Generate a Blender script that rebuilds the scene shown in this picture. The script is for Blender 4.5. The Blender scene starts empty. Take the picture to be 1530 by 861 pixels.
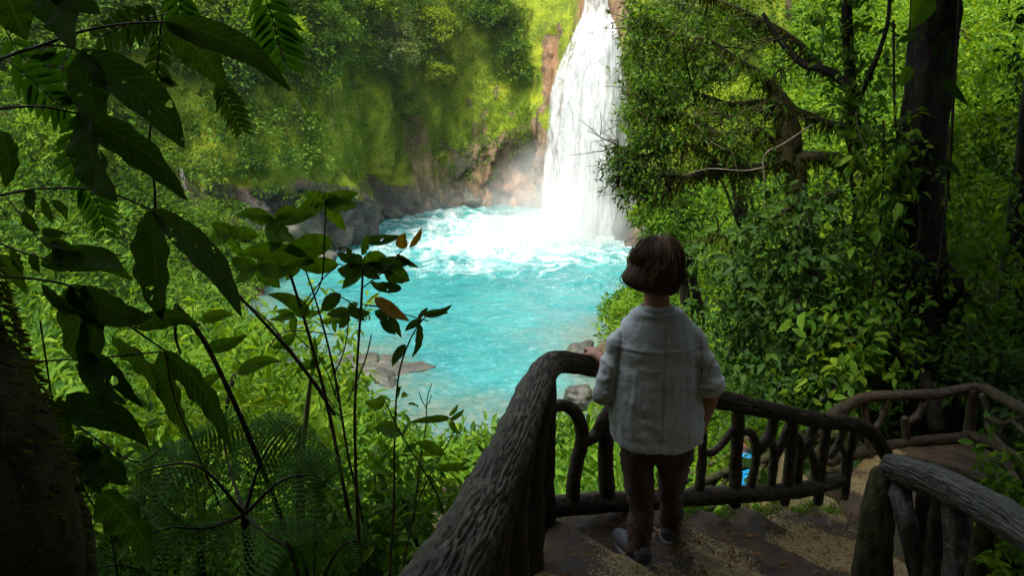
import bpy, math, random
import numpy as np
from mathutils import Vector
random.seed(7); RNG = np.random.default_rng(11)
PI = math.pi
S = bpy.context.scene
COL = S.collection
# ------------------------------------------------------------------ camera maths
F = 1150.0; TH = math.radians(16.0)
CT, ST = math.cos(TH), math.sin(TH)
def P(px, py, Y):
    """world point at forward distance Y that the photograph shows at (px, py)"""
    u = (px-765.0)/F; v = (430.5-py)/F
    d = np.array([u, CT+v*ST, -ST+v*CT])
    return d*(Y/d[1])
def PJ(p):
    p = np.asarray(p, float)
    dep = p[..., 1]*CT-p[..., 2]*ST
    dep = np.where(dep < .01, .01, dep)
    up = p[..., 1]*ST+p[..., 2]*CT
    return 765+F*p[..., 0]/dep, 430.5-F*up/dep
# ------------------------------------------------------------------ noise
def _h(ix, iy, iz, s):
    n = (ix.astype(np.int64)*374761393+iy.astype(np.int64)*668265263+iz.astype(np.int64)*2147483647+s*974634777) & 0xffffffff
    n = ((n ^ (n >> 13))*1274126177) & 0xffffffff
    n = ((n ^ (n >> 16))*2246822519) & 0xffffffff
    return ((n ^ (n >> 15)) & 0xffffff)/float(0xffffff)
def vnoise(p, s=0):
    f = np.floor(p); t = p-f; t = t*t*(3-2*t); i = f.astype(np.int64)
    x, y, z = i[..., 0], i[..., 1], i[..., 2]; a, b, c = t[..., 0], t[..., 1], t[..., 2]
    def L(u, v, w): return u+(v-u)*w
    r = L(L(L(_h(x, y, z, s), _h(x+1, y, z, s), a), L(_h(x, y+1, z, s), _h(x+1, y+1, z, s), a), b),
          L(L(_h(x, y, z+1, s), _h(x+1, y, z+1, s), a), L(_h(x, y+1, z+1, s), _h(x+1, y+1, z+1, s), a), b), c)
    return r*2-1
def fbm(p, oc=4, s=0, lac=2.03, g=.5):
    r = 0; a = 1; t = 0
    for k in range(oc):
        r = r+a*vnoise(p*lac**k+k*17.3, s+k); t += a; a *= g
    return r/t
def worley(p, s=0):
    f = np.floor(p).astype(np.int64); best = np.full(p.shape[:-1], 9.); sec = best.copy(); cid = np.zeros(p.shape[:-1])
    for dx in (-1, 0, 1):
        for dy in (-1, 0, 1):
            for dz in (-1, 0, 1):
                x, y, z = f[..., 0]+dx, f[..., 1]+dy, f[..., 2]+dz
                q = np.stack([x+_h(x, y, z, s), y+_h(x, y, z, s+1), z+_h(x, y, z, s+2)], -1)
                d = np.linalg.norm(q-p, axis=-1)
                m = d < best
                sec = np.where(m, best, np.minimum(sec, d)); cid = np.where(m, _h(x, y, z, s+3), cid); best = np.where(m, d, best)
    return best, sec, cid
def ss(a, b, x):
    t = np.clip((x-a)/(b-a), 0, 1); return t*t*(3-2*t)
def nrm(v): return v/np.maximum(np.linalg.norm(v, axis=-1, keepdims=True), 1e-9)
# ------------------------------------------------------------------ mesh building
class MB:
    def __init__(s): s.v = []; s.t = []; s.q = []; s.n = 0; s.at = []
    def add(s, v, t=None, q=None, at=None):
        v = np.asarray(v, float).reshape(-1, 3)
        if t is not None and len(t): s.t.append(np.asarray(t).reshape(-1, 3)+s.n)
        if q is not None and len(q): s.q.append(np.asarray(q).reshape(-1, 4)+s.n)
        s.v.append(v); s.n += len(v); s.at.append(np.zeros((len(v), 2)) if at is None else at); s.has = getattr(s, 'has', False) or at is not None
        return s
    def mesh(s, name, off=(0, 0, 0), smooth=True):
        v = np.concatenate(s.v)-np.asarray(off)
        t = np.concatenate(s.t) if s.t else np.zeros((0, 3), int)
        q = np.concatenate(s.q) if s.q else np.zeros((0, 4), int)
        me = bpy.data.meshes.new(name)
        me.vertices.add(len(v)); me.vertices.foreach_set('co', v.astype(np.float32).ravel())
        li = np.concatenate([t.ravel(), q.ravel()]).astype(np.int32)
        me.loops.add(len(li)); me.loops.foreach_set('vertex_index', li)
        ls = np.concatenate([np.arange(len(t))*3, len(t)*3+np.arange(len(q))*4]).astype(np.int32)
        me.polygons.add(len(ls)); me.polygons.foreach_set('loop_start', ls)
        me.update(calc_edges=True)
        me.polygons.foreach_set('use_smooth', np.full(len(ls), smooth)); me.update()
        return me
def obj(name, mb, mat, parent=None, smooth=True, attrs=None):
    off = parent['_o'] if parent is not None else (0, 0, 0)
    me = mb.mesh(name, off, smooth) if isinstance(mb, MB) else mb
    if getattr(mb, 'has', False):
        A_ = np.concatenate(mb.at)
        for k_, nm in enumerate(('along', 'across')):
            x = me.attributes.new(nm, 'FLOAT', 'POINT'); x.data.foreach_set('value', A_[:, k_].astype(np.float32))
    if attrs:
        for k, a in attrs.items():
            x = me.attributes.new(k, 'FLOAT', 'POINT'); x.data.foreach_set('value', np.asarray(a, np.float32).ravel())
    me.materials.append(mat)
    o = bpy.data.objects.new(name, me); COL.objects.link(o)
    if parent is not None: o.parent = parent
    return o
def tag(o, label=None, cat=None, group=None, kind=None):
    if label: o['label'] = label
    if cat: o['category'] = cat
    if group: o['group'] = group
    if kind: o['kind'] = kind
    return o
def thing(name, label, cat, loc=(0, 0, 0), group=None):
    o = bpy.data.objects.new(name, None); COL.objects.link(o)
    o.location = [float(x) for x in loc]; o.empty_display_size = .1
    o['_o'] = [float(x) for x in loc]
    return tag(o, label, cat, group)
def spline(pts, n):
    """Catmull-Rom through rows of any width, n samples"""
    p = np.asarray(pts, float)
    if len(p) == 2: p = np.stack([p[0], (p[0]+p[1])/2, p[1]])
    k = len(p)-1; e = np.concatenate([[2*p[0]-p[1]], p, [2*p[-1]-p[-2]]])
    u = np.linspace(0, k, n); i = np.minimum(u.astype(int), k-1); t = (u-i)[:, None]
    a, b, c, d = e[i], e[i+1], e[i+2], e[i+3]
    return .5*((2*b)+(-a+c)*t+(2*a-5*b+4*c-d)*t**2+(-a+3*b-3*c+d)*t**3)
def frames(c):
    T = nrm(np.gradient(c, axis=0)); N = np.zeros_like(c)
    a = np.array([0, 0, 1.]) if abs(T[0, 2]) < .9 else np.array([1., 0, 0])
    n = nrm(a-T[0]*a.dot(T[0]))
    for i in range(len(c)):
        n = n-T[i]*n.dot(T[i]); n = n/max(np.linalg.norm(n), 1e-9); N[i] = n
    return T, N, np.cross(T, N)
def tube(mb, pts, r, seg=8, n=None, bark=0, bf=6., bl=3., seed=0, knots=0, cap=True, flat=1.0):
    """pts rows x,y,z ; r scalar or per-point; bark = groove depth as a share of radius"""
    pts = np.asarray(pts, float); rr = np.full(len(pts), r, float) if np.isscalar(r) else np.asarray(r, float)
    if n is None: n = max(4, len(pts)*4)
    s = spline(np.column_stack([pts, rr]), n); c, rad = s[:, :3], np.maximum(s[:, 3], 1e-4)
    T, N, B = frames(c)
    L = np.concatenate([[0], np.cumsum(np.linalg.norm(np.diff(c, axis=0), axis=1))])
    a = np.linspace(0, 2*PI, seg, endpoint=False)
    A, LL = np.meshgrid(a, L)
    R = np.repeat(rad[:, None], seg, 1)
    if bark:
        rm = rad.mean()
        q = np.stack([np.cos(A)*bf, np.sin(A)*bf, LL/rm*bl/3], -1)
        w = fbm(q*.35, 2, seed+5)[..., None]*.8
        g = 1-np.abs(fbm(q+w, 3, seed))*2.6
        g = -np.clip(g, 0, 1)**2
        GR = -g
        lump = fbm(np.stack([np.cos(A)*.9, np.sin(A)*.9, LL/rm*.45], -1), 3, seed+9)
        R = R*(1+bark*g+bark*1.1*lump)
        if knots:
            for k in range(knots):
                ka, kl = random.uniform(0, 2*PI), random.uniform(.1, .9)*L[-1]
                d2 = (np.minimum(abs(A-ka), 2*PI-abs(A-ka)))**2/.12+((LL-kl)/rm)**2/.5
                R = R*(1+.28*np.exp(-d2))
    V = c[:, None, :]+R[..., None]*(np.cos(A)[..., None]*N[:, None, :]+flat*np.sin(A)[..., None]*B[:, None, :])
    i, j = np.meshgrid(np.arange(n-1), np.arange(seg), indexing='ij'); j2 = (j+1) % seg
    q = np.stack([i*seg+j, i*seg+j2, (i+1)*seg+j2, (i+1)*seg+j], -1).reshape(-1, 4)
    V = V.reshape(-1, 3); at = np.zeros((len(V), 2))
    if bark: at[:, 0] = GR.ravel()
    if cap:
        e0 = c[0]-T[0]*rad[0]*.45; e1 = c[-1]+T[-1]*rad[-1]*.45
        # domed ends
        m0 = c[0]-T[0]*rad[0]*.33+(V[:seg]-c[0])*.72; m1 = c[-1]+T[-1]*rad[-1]*.33+(V[-seg:]-c[-1])*.72
        b = len(V); V = np.concatenate([V, m0, m1, [e0, e1]]); J = np.arange(seg); J2 = (J+1) % seg
        q = np.concatenate([q, np.stack([b+J, b+J2, J2, J], -1), np.stack([(n-1)*seg+J, (n-1)*seg+J2, b+seg+J2, b+seg+J], -1)])
        t = np.concatenate([np.stack([b+J2, b+J, np.full(seg, b+2*seg)], -1), np.stack([b+seg+J, b+seg+J2, np.full(seg, b+2*seg+1)], -1)])
        at = np.concatenate([at, np.zeros((len(V)-len(at), 2))])
    else: t = None
    mb.add(V, t, q, at=at if bark else None); return c
def ellipsoid(mb, c, r, nu=24, nv=16):
    u = np.linspace(0, 2*PI, nu, endpoint=False); v = np.linspace(.02, PI-.02, nv)
    U, W = np.meshgrid(u, v)
    V = np.stack([np.sin(W)*np.cos(U)*r[0], np.sin(W)*np.sin(U)*r[1], np.cos(W)*r[2]], -1).reshape(-1, 3)+np.asarray(c)
    i, j = np.meshgrid(np.arange(nv-1), np.arange(nu), indexing='ij'); j2 = (j+1) % nu
    q = np.stack([i*nu+j, (i+1)*nu+j, (i+1)*nu+j2, i*nu+j2], -1).reshape(-1, 4)
    b = len(V); V = np.concatenate([V, [np.asarray(c)+[0, 0, r[2]], np.asarray(c)-[0, 0, r[2]]]]); J = np.arange(nu); J2 = (J+1) % nu
    t = np.concatenate([np.stack([np.full(nu, b), J, J2], -1), np.stack([np.full(nu, b+1), (nv-1)*nu+J2, (nv-1)*nu+J], -1)])
    mb.add(V, t, q)
def remesh(mb, vox, it=6, fac=.5):
    """one continuous smooth surface out of overlapping shapes; returns vertex and quad arrays"""
    me = mb.mesh('tmp'); o = bpy.data.objects.new('tmp', me); COL.objects.link(o)
    m = o.modifiers.new('r', 'REMESH'); m.mode = 'VOXEL'; m.voxel_size = vox; m.use_smooth_shade = True
    m2 = o.modifiers.new('s', 'SMOOTH'); m2.iterations = it; m2.factor = fac
    dg = bpy.context.evaluated_depsgraph_get(); ev = o.evaluated_get(dg); e = bpy.data.meshes.new_from_object(ev)
    v = np.zeros(len(e.vertices)*3); e.vertices.foreach_get('co', v); v = v.reshape(-1, 3)
    nn = np.zeros(len(e.vertices)*3); e.vertices.foreach_get('normal', nn); nn = nn.reshape(-1, 3)
    qs = np.zeros(len(e.loops), np.int32); e.loops.foreach_get('vertex_index', qs)
    lt = np.zeros(len(e.polygons), np.int32); e.polygons.foreach_get('loop_total', lt)
    ls = np.zeros(len(e.polygons), np.int32); e.polygons.foreach_get('loop_start', ls)
    q = np.stack([qs[ls[lt == 4]+k] for k in range(4)], -1)
    t = np.stack([qs[ls[lt == 3]+k] for k in range(3)], -1) if (lt == 3).any() else None
    bpy.data.objects.remove(o); bpy.data.meshes.remove(e); bpy.data.meshes.remove(me)
    return v, nn, q, t
# leaf templates: along (0..1), across (-.5..+.5), lift
L4 = (np.array([[0, 0, 0], [.45, .5, .10], [.45, -.5, .10], [1, 0, -.12]]), np.array([[0, 3, 1], [0, 2, 3]]))
L8 = (np.array([[0, 0, 0], [.28, .42, .10], [.28, 0, 0], [.28, -.42, .10], [.66, .40, .06], [.66, 0, -.05], [.66, -.40, .06], [1, 0, -.2]]),
      np.array([[0, 2, 1], [0, 3, 2], [1, 2, 5], [1, 5, 4], [2, 3, 6], [2, 6, 5], [4, 5, 7], [5, 6, 7]]))
def leaves(mb, pos, d, n, ln, wd, tpl=L4):
    pos = np.asarray(pos, float); d = nrm(d); b = nrm(np.cross(n, d)); n = np.cross(d, b)
    ln = np.broadcast_to(np.asarray(ln, float), (len(pos),)); wd = np.broadcast_to(np.asarray(wd, float), (len(pos),))
    T, Fc = tpl; K = len(T)
    V = pos[:, None, :]+d[:, None, :]*(T[None, :, 0:1]*ln[:, None, None])+b[:, None, :]*(T[None, :, 1:2]*wd[:, None, None])+n[:, None, :]*(T[None, :, 2:3]*ln[:, None, None])
    t = (Fc[None]+np.arange(len(pos))[:, None, None]*K).reshape(-1, 3)
    mb.add(V.reshape(-1, 3), t)
def rdir(n):
    return nrm(RNG.normal(size=(n, 3)))
UP = np.array([0, 0, 1.])
def sprays(mb, pos, out, size, per=8, spread=1.6, tpl=L4, asp=.5, droop=.25, upb=.6):
    """leaf sprays: 'per' leaves fanned round every pos, pointing along out"""
    n = len(pos); size = np.broadcast_to(np.asarray(size, float), (n,))
    p = np.repeat(pos, per, 0); o = np.repeat(out, per, 0); s = np.repeat(size, per)
    d = nrm(o*.7+rdir(len(p))*.85-UP*droop)
    nn = nrm(UP*upb+o*.45+rdir(len(p))*.45)
    p = p+d*(s*spread*RNG.random(len(p)))[:, None]*.8
    ln = s*RNG.uniform(.6, 1.25, len(p))
    leaves(mb, p, d, nn, ln, ln*asp, tpl)
def bushes(mb, cen, rad, nspray, size, per=8, tpl=L4, low=-.25, squash=.8, asp=.5, droop=.25, lump=.35, seed=3):
    """leafy domes; cen (n,3), rad (n,)"""
    n = len(cen); rad = np.broadcast_to(np.asarray(rad, float), (n,))
    size = np.broadcast_to(np.asarray(size, float), (n,))
    k = np.maximum(3, (nspray*np.ones(n))).astype(int)
    idx = np.repeat(np.arange(n), k)
    d = rdir(len(idx)); d[:, 2] = np.where(d[:, 2] < low, -d[:, 2], d[:, 2])
    w = 1+lump*vnoise(d*2.2+idx[:, None]*3.7, seed)
    rr = rad[idx]*w*(RNG.random(len(idx))**.35)
    pos = cen[idx]+d*rr[:, None]*np.array([1, 1, squash])
    sprays(mb, pos, d, size[idx], per, tpl=tpl, asp=asp, droop=droop)
# ------------------------------------------------------------------ materials
def M(name):
    m = bpy.data.materials.new(name); m.use_nodes = True; nt = m.node_tree; nt.nodes.clear()
    out = nt.nodes.new('ShaderNodeOutputMaterial'); return m, nt, out
def N(nt, t, **kw):
    n = nt.nodes.new('ShaderNode'+t)
    for k, v in kw.items():
        if k.startswith('i_'): n.inputs[k[2:].replace('_', ' ')].default_value = v
        else: setattr(n, k, v)
    return n
def lk(nt, a, b): nt.links.new(a, b)
def ramp(nt, fac, stops, mode='LINEAR'):
    r = N(nt, 'ValToRGB'); r.color_ramp.interpolation = mode; e = r.color_ramp.elements
    while len(e) < len(stops): e.new(.5)
    for i, (p, c) in enumerate(stops):
        e[i].position = p; e[i].color = (c[0], c[1], c[2], 1) if not np.isscalar(c) else (c, c, c, 1)
    lk(nt, fac, r.inputs[0]); return r.outputs[0]
def mix(nt, fac, a, b, mode='MIX'):
    m = N(nt, 'Mix', data_type='RGBA', blend_type=mode)
    for ix, v in ((0, fac), (6, a), (7, b)):
        s = m.inputs[ix]
        if hasattr(v, 'links'): lk(nt, v, s)
        elif np.isscalar(v): s.default_value = float(v) if ix == 0 else (v, v, v, 1)
        else: s.default_value = (*v, 1)
    return m.outputs[2]
def math_(nt, op, a, b=None, clamp=False):
    m = N(nt, 'Math', operation=op, use_clamp=clamp)
    for s, v in ((m.inputs[0], a), (m.inputs[1], b)):
        if v is None: continue
        if hasattr(v, 'links'): lk(nt, v, s)
        else: s.default_value = v
    return m.outputs[0]
def noise(nt, scale, detail=4, rough=.55, vec=None, sc3=None, dist=0):
    co = N(nt, 'TexCoord').outputs['Object'] if vec is None else vec
    if sc3:
        mp = N(nt, 'Mapping'); mp.inputs['Scale'].default_value = sc3; lk(nt, co, mp.inputs[0]); co = mp.outputs[0]
    n = N(nt, 'TexNoise'); n.inputs['Scale'].default_value = scale; n.inputs['Detail'].default_value = detail
    n.inputs['Roughness'].default_value = rough; n.inputs['Distortion'].default_value = dist; lk(nt, co, n.inputs[0]); return n.outputs[0]
def bump(nt, h, st=.5, dist=.02, nr=None):
    b = N(nt, 'Bump'); b.inputs['Strength'].default_value = st; b.inputs['Distance'].default_value = dist; lk(nt, h, b.inputs['Height'])
    if nr: lk(nt, nr, b.inputs['Normal'])
    return b.outputs[0]
def attr(nt, n): a = N(nt, 'Attribute'); a.attribute_name = n; return a.outputs['Fac']
def leafmat(name, stops, trans=.35, rough=.55, spec=.14, tcol=(1.5, 1.35, .35), patch=1.2, holes=0, veins=False):
    m, nt, out = M(name)
    g = N(nt, 'NewGeometry'); r = g.outputs['Random Per Island']
    ob = N(nt, 'TexCoord').outputs['Object']
    nz = noise(nt, patch, 3, vec=ob)
    f = math_(nt, 'ADD', math_(nt, 'MULTIPLY', r, .55), math_(nt, 'MULTIPLY', math_(nt, 'SUBTRACT', nz, .25), .9), True)
    c = ramp(nt, f, stops)
    nrml = None
    if veins:
        al_, ac_ = attr(nt, 'along'), math_(nt, 'ABSOLUTE', attr(nt, 'across'))
        fr_ = math_(nt, 'ABSOLUTE', math_(nt, 'SUBTRACT', math_(nt, 'FRACT', math_(nt, 'SUBTRACT', math_(nt, 'MULTIPLY', al_, 13), math_(nt, 'MULTIPLY', ac_, 2.2))), .5))
        ve = math_(nt, 'MAXIMUM', ramp(nt, fr_, [(.0, 1), (.09, 0)]), ramp(nt, ac_, [(.0, 1), (.07, 0)]))
        n2 = noise(nt, 35, 4); c = mix(nt, ramp(nt, n2, [(.45, 0), (.7, .6)]), c, (.03, .05, .008)); c = mix(nt, math_(nt, 'MULTIPLY', ve, .55), c, (.14, .22, .04)); nrml = bump(nt, math_(nt, 'SUBTRACT', math_(nt, 'MULTIPLY', n2, .3), ve), .6, .004)
    p = N(nt, 'BsdfPrincipled'); lk(nt, c, p.inputs['Base Color']); p.inputs['Roughness'].default_value = rough
    p.inputs['Specular IOR Level'].default_value = spec
    if nrml: lk(nt, nrml, p.inputs['Normal'])
    t = N(nt, 'BsdfTranslucent'); lk(nt, mix(nt, 1.0, c, tcol, 'MULTIPLY'), t.inputs[0])
    x = N(nt, 'MixShader'); x.inputs[0].default_value = trans; lk(nt, p.outputs[0], x.inputs[1]); lk(nt, t.outputs[0], x.inputs[2])
    s = x.outputs[0]
    if holes:
        h = noise(nt, holes, 2); hm = math_(nt, 'GREATER_THAN', h, .70)
        tr = N(nt, 'BsdfTransparent'); y = N(nt, 'MixShader'); lk(nt, hm, y.inputs[0]); lk(nt, s, y.inputs[1]); lk(nt, tr.outputs[0], y.inputs[2]); s = y.outputs[0]
    lk(nt, s, out.inputs[0]); return m
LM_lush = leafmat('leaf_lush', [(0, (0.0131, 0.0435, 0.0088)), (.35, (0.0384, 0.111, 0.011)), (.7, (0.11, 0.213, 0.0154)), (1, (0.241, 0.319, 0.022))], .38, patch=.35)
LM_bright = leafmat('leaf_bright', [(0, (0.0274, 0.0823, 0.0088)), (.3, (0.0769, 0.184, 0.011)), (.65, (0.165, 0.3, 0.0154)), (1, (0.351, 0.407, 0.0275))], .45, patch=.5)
LM_right = leafmat('leaf_right', [(0, (0.0175, 0.058, 0.0088)), (.35, (0.0494, 0.135, 0.011)), (.7, (0.121, 0.242, 0.0154)), (1, (0.264, 0.348, 0.022))], .42, patch=.7)
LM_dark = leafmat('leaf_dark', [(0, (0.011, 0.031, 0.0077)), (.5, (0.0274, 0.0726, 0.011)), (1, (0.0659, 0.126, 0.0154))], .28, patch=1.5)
LM_yellow = leafmat('leaf_yellow', [(0, (.09, .15, .012)), (.5, (.20, .27, .014)), (1, (.34, .38, .03))], .38, patch=.5, tcol=(1.15, 1.3, .35))
LM_grey = leafmat('leaf_grey', [(0, (0.0549, 0.0967, 0.033)), (.5, (0.121, 0.184, 0.055)), (1, (0.22, 0.27, 0.077))], .35, patch=.5)
LM_big = leafmat('leaf_big', [(0, (0.0154, 0.0435, 0.0088)), (.5, (0.0329, 0.087, 0.011)), (1, (0.0604, 0.135, 0.0132))], .42, .6, .05, patch=3, veins=True, holes=26)
LM_young = leafmat('leaf_young', [(0, (0.0329, 0.0967, 0.0088)), (.5, (0.0769, 0.184, 0.011)), (1, (0.143, 0.281, 0.0154))], .5, .5, .15, patch=4, veins=True)
LM_old = leafmat('leaf_old', [(0, (.22, .10, .015)), (.5, (.33, .17, .02)), (1, (.2, .1, .03))], .45, .5, .2, patch=8, veins=True)
LM_fern = leafmat('leaf_fern', [(0, (.02, .075, .010)), (.5, (.045, .14, .012)), (1, (.09, .22, .016))], .45, patch=2)
LM_moss = leafmat('moss_strands', [(0, (.035, .05, .006)), (.5, (.08, .10, .010)), (1, (.16, .18, .016))], .35, .9, .05, patch=2)
def barkmat(name, c1, c2, moss=(.05, .07, .01), mossamt=.35, scale=14, rough=.8, bs=.6, st=(1, 1, 1), spec=.3, dist=.01):
    m, nt, out = M(name)
    a = noise(nt, scale, 8, .65, sc3=st); b = noise(nt, 3.2, 4); v = noise(nt, scale*3, 5, .7)
    c = ramp(nt, a, [(.3, c1), (.68, c2)])
    g = N(nt, 'NewGeometry'); sx = N(nt, 'SeparateXYZ'); lk(nt, g.outputs['Normal'], sx.inputs[0])
    mk = math_(nt, 'MULTIPLY', math_(nt, 'MULTIPLY', ramp(nt, b, [(.62-.35*mossamt, 0), (.78-.3*mossamt, 1)]), ramp(nt, v, [(.35, .2), (.6, 1)])), math_(nt, 'ADD', math_(nt, 'MULTIPLY', sx.outputs[2], .35), .65, True))
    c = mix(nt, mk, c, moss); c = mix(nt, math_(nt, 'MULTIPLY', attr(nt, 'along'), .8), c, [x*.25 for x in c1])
    p = N(nt, 'BsdfPrincipled'); lk(nt, c, p.inputs['Base Color']); p.inputs['Specular IOR Level'].default_value = spec
    lk(nt, ramp(nt, v, [(.3, rough-.25), (.7, rough+.1)]), p.inputs['Roughness'])
    lk(nt, bump(nt, math_(nt, 'ADD', a, math_(nt, 'MULTIPLY', v, .5)), bs, dist), p.inputs['Normal'])
    lk(nt, p.outputs[0], out.inputs[0]); return m
BK_rail = barkmat('railing_bark', (.016, .0105, .005), (.095, .064, .032), (.06, .065, .012), .3, 18, .62, .9, spec=.4)
BK_wet = barkmat('wet_bark', (.012, .011, .008), (.095, .09, .072), (.05, .055, .02), .15, 22, .45, .9, spec=.55)
BK_tree = barkmat('tree_bark', (.010, .008, .006), (.038, .028, .019), (.04, .05, .01), .35, 7, .85, .8, dist=.03)
BK_mossy = barkmat('mossy_bark', (.02, .015, .01), (.06, .045, .03), (.07, .08, .012), .9, 8, .95, .9, dist=.03)
BK_twig = barkmat('twig_bark', (.05, .035, .02), (.14, .10, .06), (.06, .07, .02), .2, 30, .7, .3, dist=.003)
BK_pale = barkmat('pale_stem', (.22, .24, .09), (.4, .42, .18), (.2, .25, .06), .2, 30, .6, .2, dist=.003)
BK_dead = barkmat('dead_twig', (.08, .068, .045), (.22, .19, .14), (.15, .15, .06), .1, 30, .7, .2, dist=.003)
# ------------------------------------------------------------------ ground height
CP = np.array([
 (0,0,-1.95),(-2,0,-2.2),(2,0,-1.8),(0,2,-2.5),(.6,3.1,-2.65),(2,4,-2.95),(3,5.5,-3.25),(4.5,5.5,-3.2),(1,4.1,-3.1),(-.4,3.4,-3.3),(-.6,2,-3.0),
 (0,-6,1.0),(0,-12,5),(-8,-6,1.5),(8,-6,2.0),(-15,-12,7),(15,-12,7),(0,-25,12),  # unseen rising hillside, added to block light from behind
 (-3,3,-3.4),(-6,3,-2.8),(-10,4,-1.0),(-15,5,1.5),(-4,6,-5),(-8,8,-4.5),
 (0,5,-4.3),(0,8,-6.2),(0,12,-8.4),(0,16,-10.2),(0,20,-11.7),(0,23,-12.6),(0,30,-14),(0,45,-14.5),(-5,26,-12.1),(-5,30,-12.5),(-7,45,-14),(5,45,-14),(-4,60,-14),
 (2.4,7.5,-5.5),(1,6.5,-5.2),(3.6,7,-4.6),(4.4,9,-4.2),(3,12,-7.0),(3,16,-9.5),(3,22,-11.4),(3.2,30,-12.0),(2,33,-13),(5,30,-10.8),(7,38,-12.3),(8.2,46,-12.4),
 (5.2,12,-4.0),(5.5,16,-5.5),(6.5,20,-6.5),(6.5,26,-9),(8,20,-4),(8,12,-2.2),(9,30,-7),(12,28,-2),(10,40,-9),(11.5,50,-9),(9,52,-12.4),(14,12,1.5),(20,15,6),(14,22,2),(16,40,4),(25,30,12),(7,8,-2.8),(6,5.5,-2.9),(10,6,0),
 (-8,27,-12.2),(-12,32,-12.0),(-15,38,-11.7),(-14.5,45,-11.7),(-11.5,51,-12.2),(-11,40,-13.2),(-8,33,-12.8),
 (-25,30,-4),(-19,30,-8),(-22,40,-5),(-30,45,4),(-17,20,-7),(-12,14,-6.5),(-10,20,-9.5),(-25,15,0),(-40,30,10),(-24,48,0),(-60,40,22),(60,40,24),(-60,-20,18),(60,-20,18),(0,70,-14),(-10,62,-14),(-4,66,-14),(-9,57,-14),(2,62,-14),(-12,56,-13.5),(20,60,-2),(-25,60,0)], float)
def _phi(a, b): return np.sqrt(((a[:, None, :]-b[None, :, :])**2).sum(-1)+.3)
_A = _phi(CP[:, :2], CP[:, :2]); _W = np.linalg.solve(_A+np.eye(len(CP))*.02, CP[:, 2]-(-5))
def G(x, y, rough=True):
    x = np.asarray(x, float); y = np.asarray(y, float); sh = x.shape
    q = np.stack([x.ravel(), y.ravel()], -1); z = _phi(q, CP[:, :2])@_W-5
    if rough:
        z = z+.45*fbm(np.column_stack([q*.35, np.zeros(len(q))]), 4, 40)*ss(3, 9, np.hypot(q[:, 0], q[:, 1]-3))
    return np.clip(z, -16, 40).reshape(sh)
PZ = -12.0   # pool level
# ground sheet
def axis(lo, hi, a, b, fine, coarse):
    l = np.arange(a, b, fine); o = [l]
    x = a; st = fine; w = []
    while x > lo: st = min(st*1.25, coarse); x -= st; w.append(x)
    e = []; x = l[-1]; st = fine
    while x < hi: st = min(st*1.25, coarse); x += st; e.append(x)
    return np.concatenate([w[::-1], l, e])
gx = axis(-300, 300, -16, 16, .22, 25); gy = axis(-250, 400, -2, 40, .22, 25)
X, Y = np.meshgrid(gx, gy); Z = G(X, Y)
far = np.maximum(np.abs(X)-55, np.maximum(-Y-25, Y-75)); Z = np.where(far > 0, np.clip(Z, 8, 26), Z)
mb = MB(); ny, nx = X.shape; i, j = np.meshgrid(np.arange(ny-1), np.arange(nx-1), indexing='ij')
mb.add(np.stack([X, Y, Z], -1), q=np.stack([i*nx+j, i*nx+j+1, (i+1)*nx+j+1, (i+1)*nx+j], -1).reshape(-1, 4))
m, nt, out = M('forest_soil')
a = noise(nt, 1.3, 8, .6); b = noise(nt, .35, 4); c3 = noise(nt, 14, 6, .7)
c = mix(nt, ramp(nt, b, [(.42, 0), (.58, 1)]), ramp(nt, a, [(.3, (.035, .025, .012)), (.7, (.13, .09, .045))]), ramp(nt, c3, [(.3, (.02, .04, .008)), (.7, (.07, .11, .015))]))
p = N(nt, 'BsdfPrincipled'); lk(nt, c, p.inputs[0]); p.inputs['Roughness'].default_value = .95; lk(nt, bump(nt, c3, .6, .05), p.inputs['Normal']); lk(nt, p.outputs[0], out.inputs[0])
tag(obj('ground', mb, m), 'earth slopes of the gorge falling from the path to the pool', 'ground', kind='structure')
# ------------------------------------------------------------------ pool
m, nt, out = M('pool_water')
fo = attr(nt, 'foam'); sh = attr(nt, 'shallow')
ob = N(nt, 'TexCoord').outputs['Object']
n1 = noise(nt, .22, 3, vec=ob); n2 = noise(nt, 2.2, 6, .65, vec=ob, dist=1.2); n3 = noise(nt, 7, 5, .7, vec=ob, sc3=(1, .6, 1), dist=.8)
base = mix(nt, ramp(nt, n1, [(.35, 0), (.65, 1)]), (.018, .175, .19), (.042, .25, .25))
base = mix(nt, math_(nt, 'MULTIPLY', ramp(nt, n2, [(.5, 0), (.72, 1)]), .5), base, (.18, .46, .46))
shc = mix(nt, ramp(nt, n2, [(.38, 0), (.62, 1)]), (.05, .14, .135), (.14, .18, .13))
base = mix(nt, sh, base, shc)
ff = math_(nt, 'ADD', fo, math_(nt, 'MULTIPLY', math_(nt, 'SUBTRACT', n3, .5), 1.0))
ff = ramp(nt, ff, [(.45, 0), (.68, .45), (.98, 1)])
base = mix(nt, ff, base, ramp(nt, noise(nt, 1.4, 6, .7, vec=ob, dist=1), [(.36, (.16, .36, .37)), (.56, (.52, .57, .57))]))
p = N(nt, 'BsdfPrincipled'); lk(nt, base, p.inputs[0]); lk(nt, ramp(nt, ff, [(0, .12), (1, .8)]), p.inputs['Roughness']); p.inputs['Specular IOR Level'].default_value = .45
w1 = noise(nt, 1.6, 5, .6, vec=ob, sc3=(1, 1.6, 1), dist=.5); w2 = noise(nt, 9, 4, .6, vec=ob, sc3=(1, 1.5, 1))
lk(nt, bump(nt, math_(nt, 'ADD', w1, math_(nt, 'MULTIPLY', w2, .25)), .45, .16), p.inputs['Normal'])
lk(nt, p.outputs[0], out.inputs[0]); MT_water = m
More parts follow.
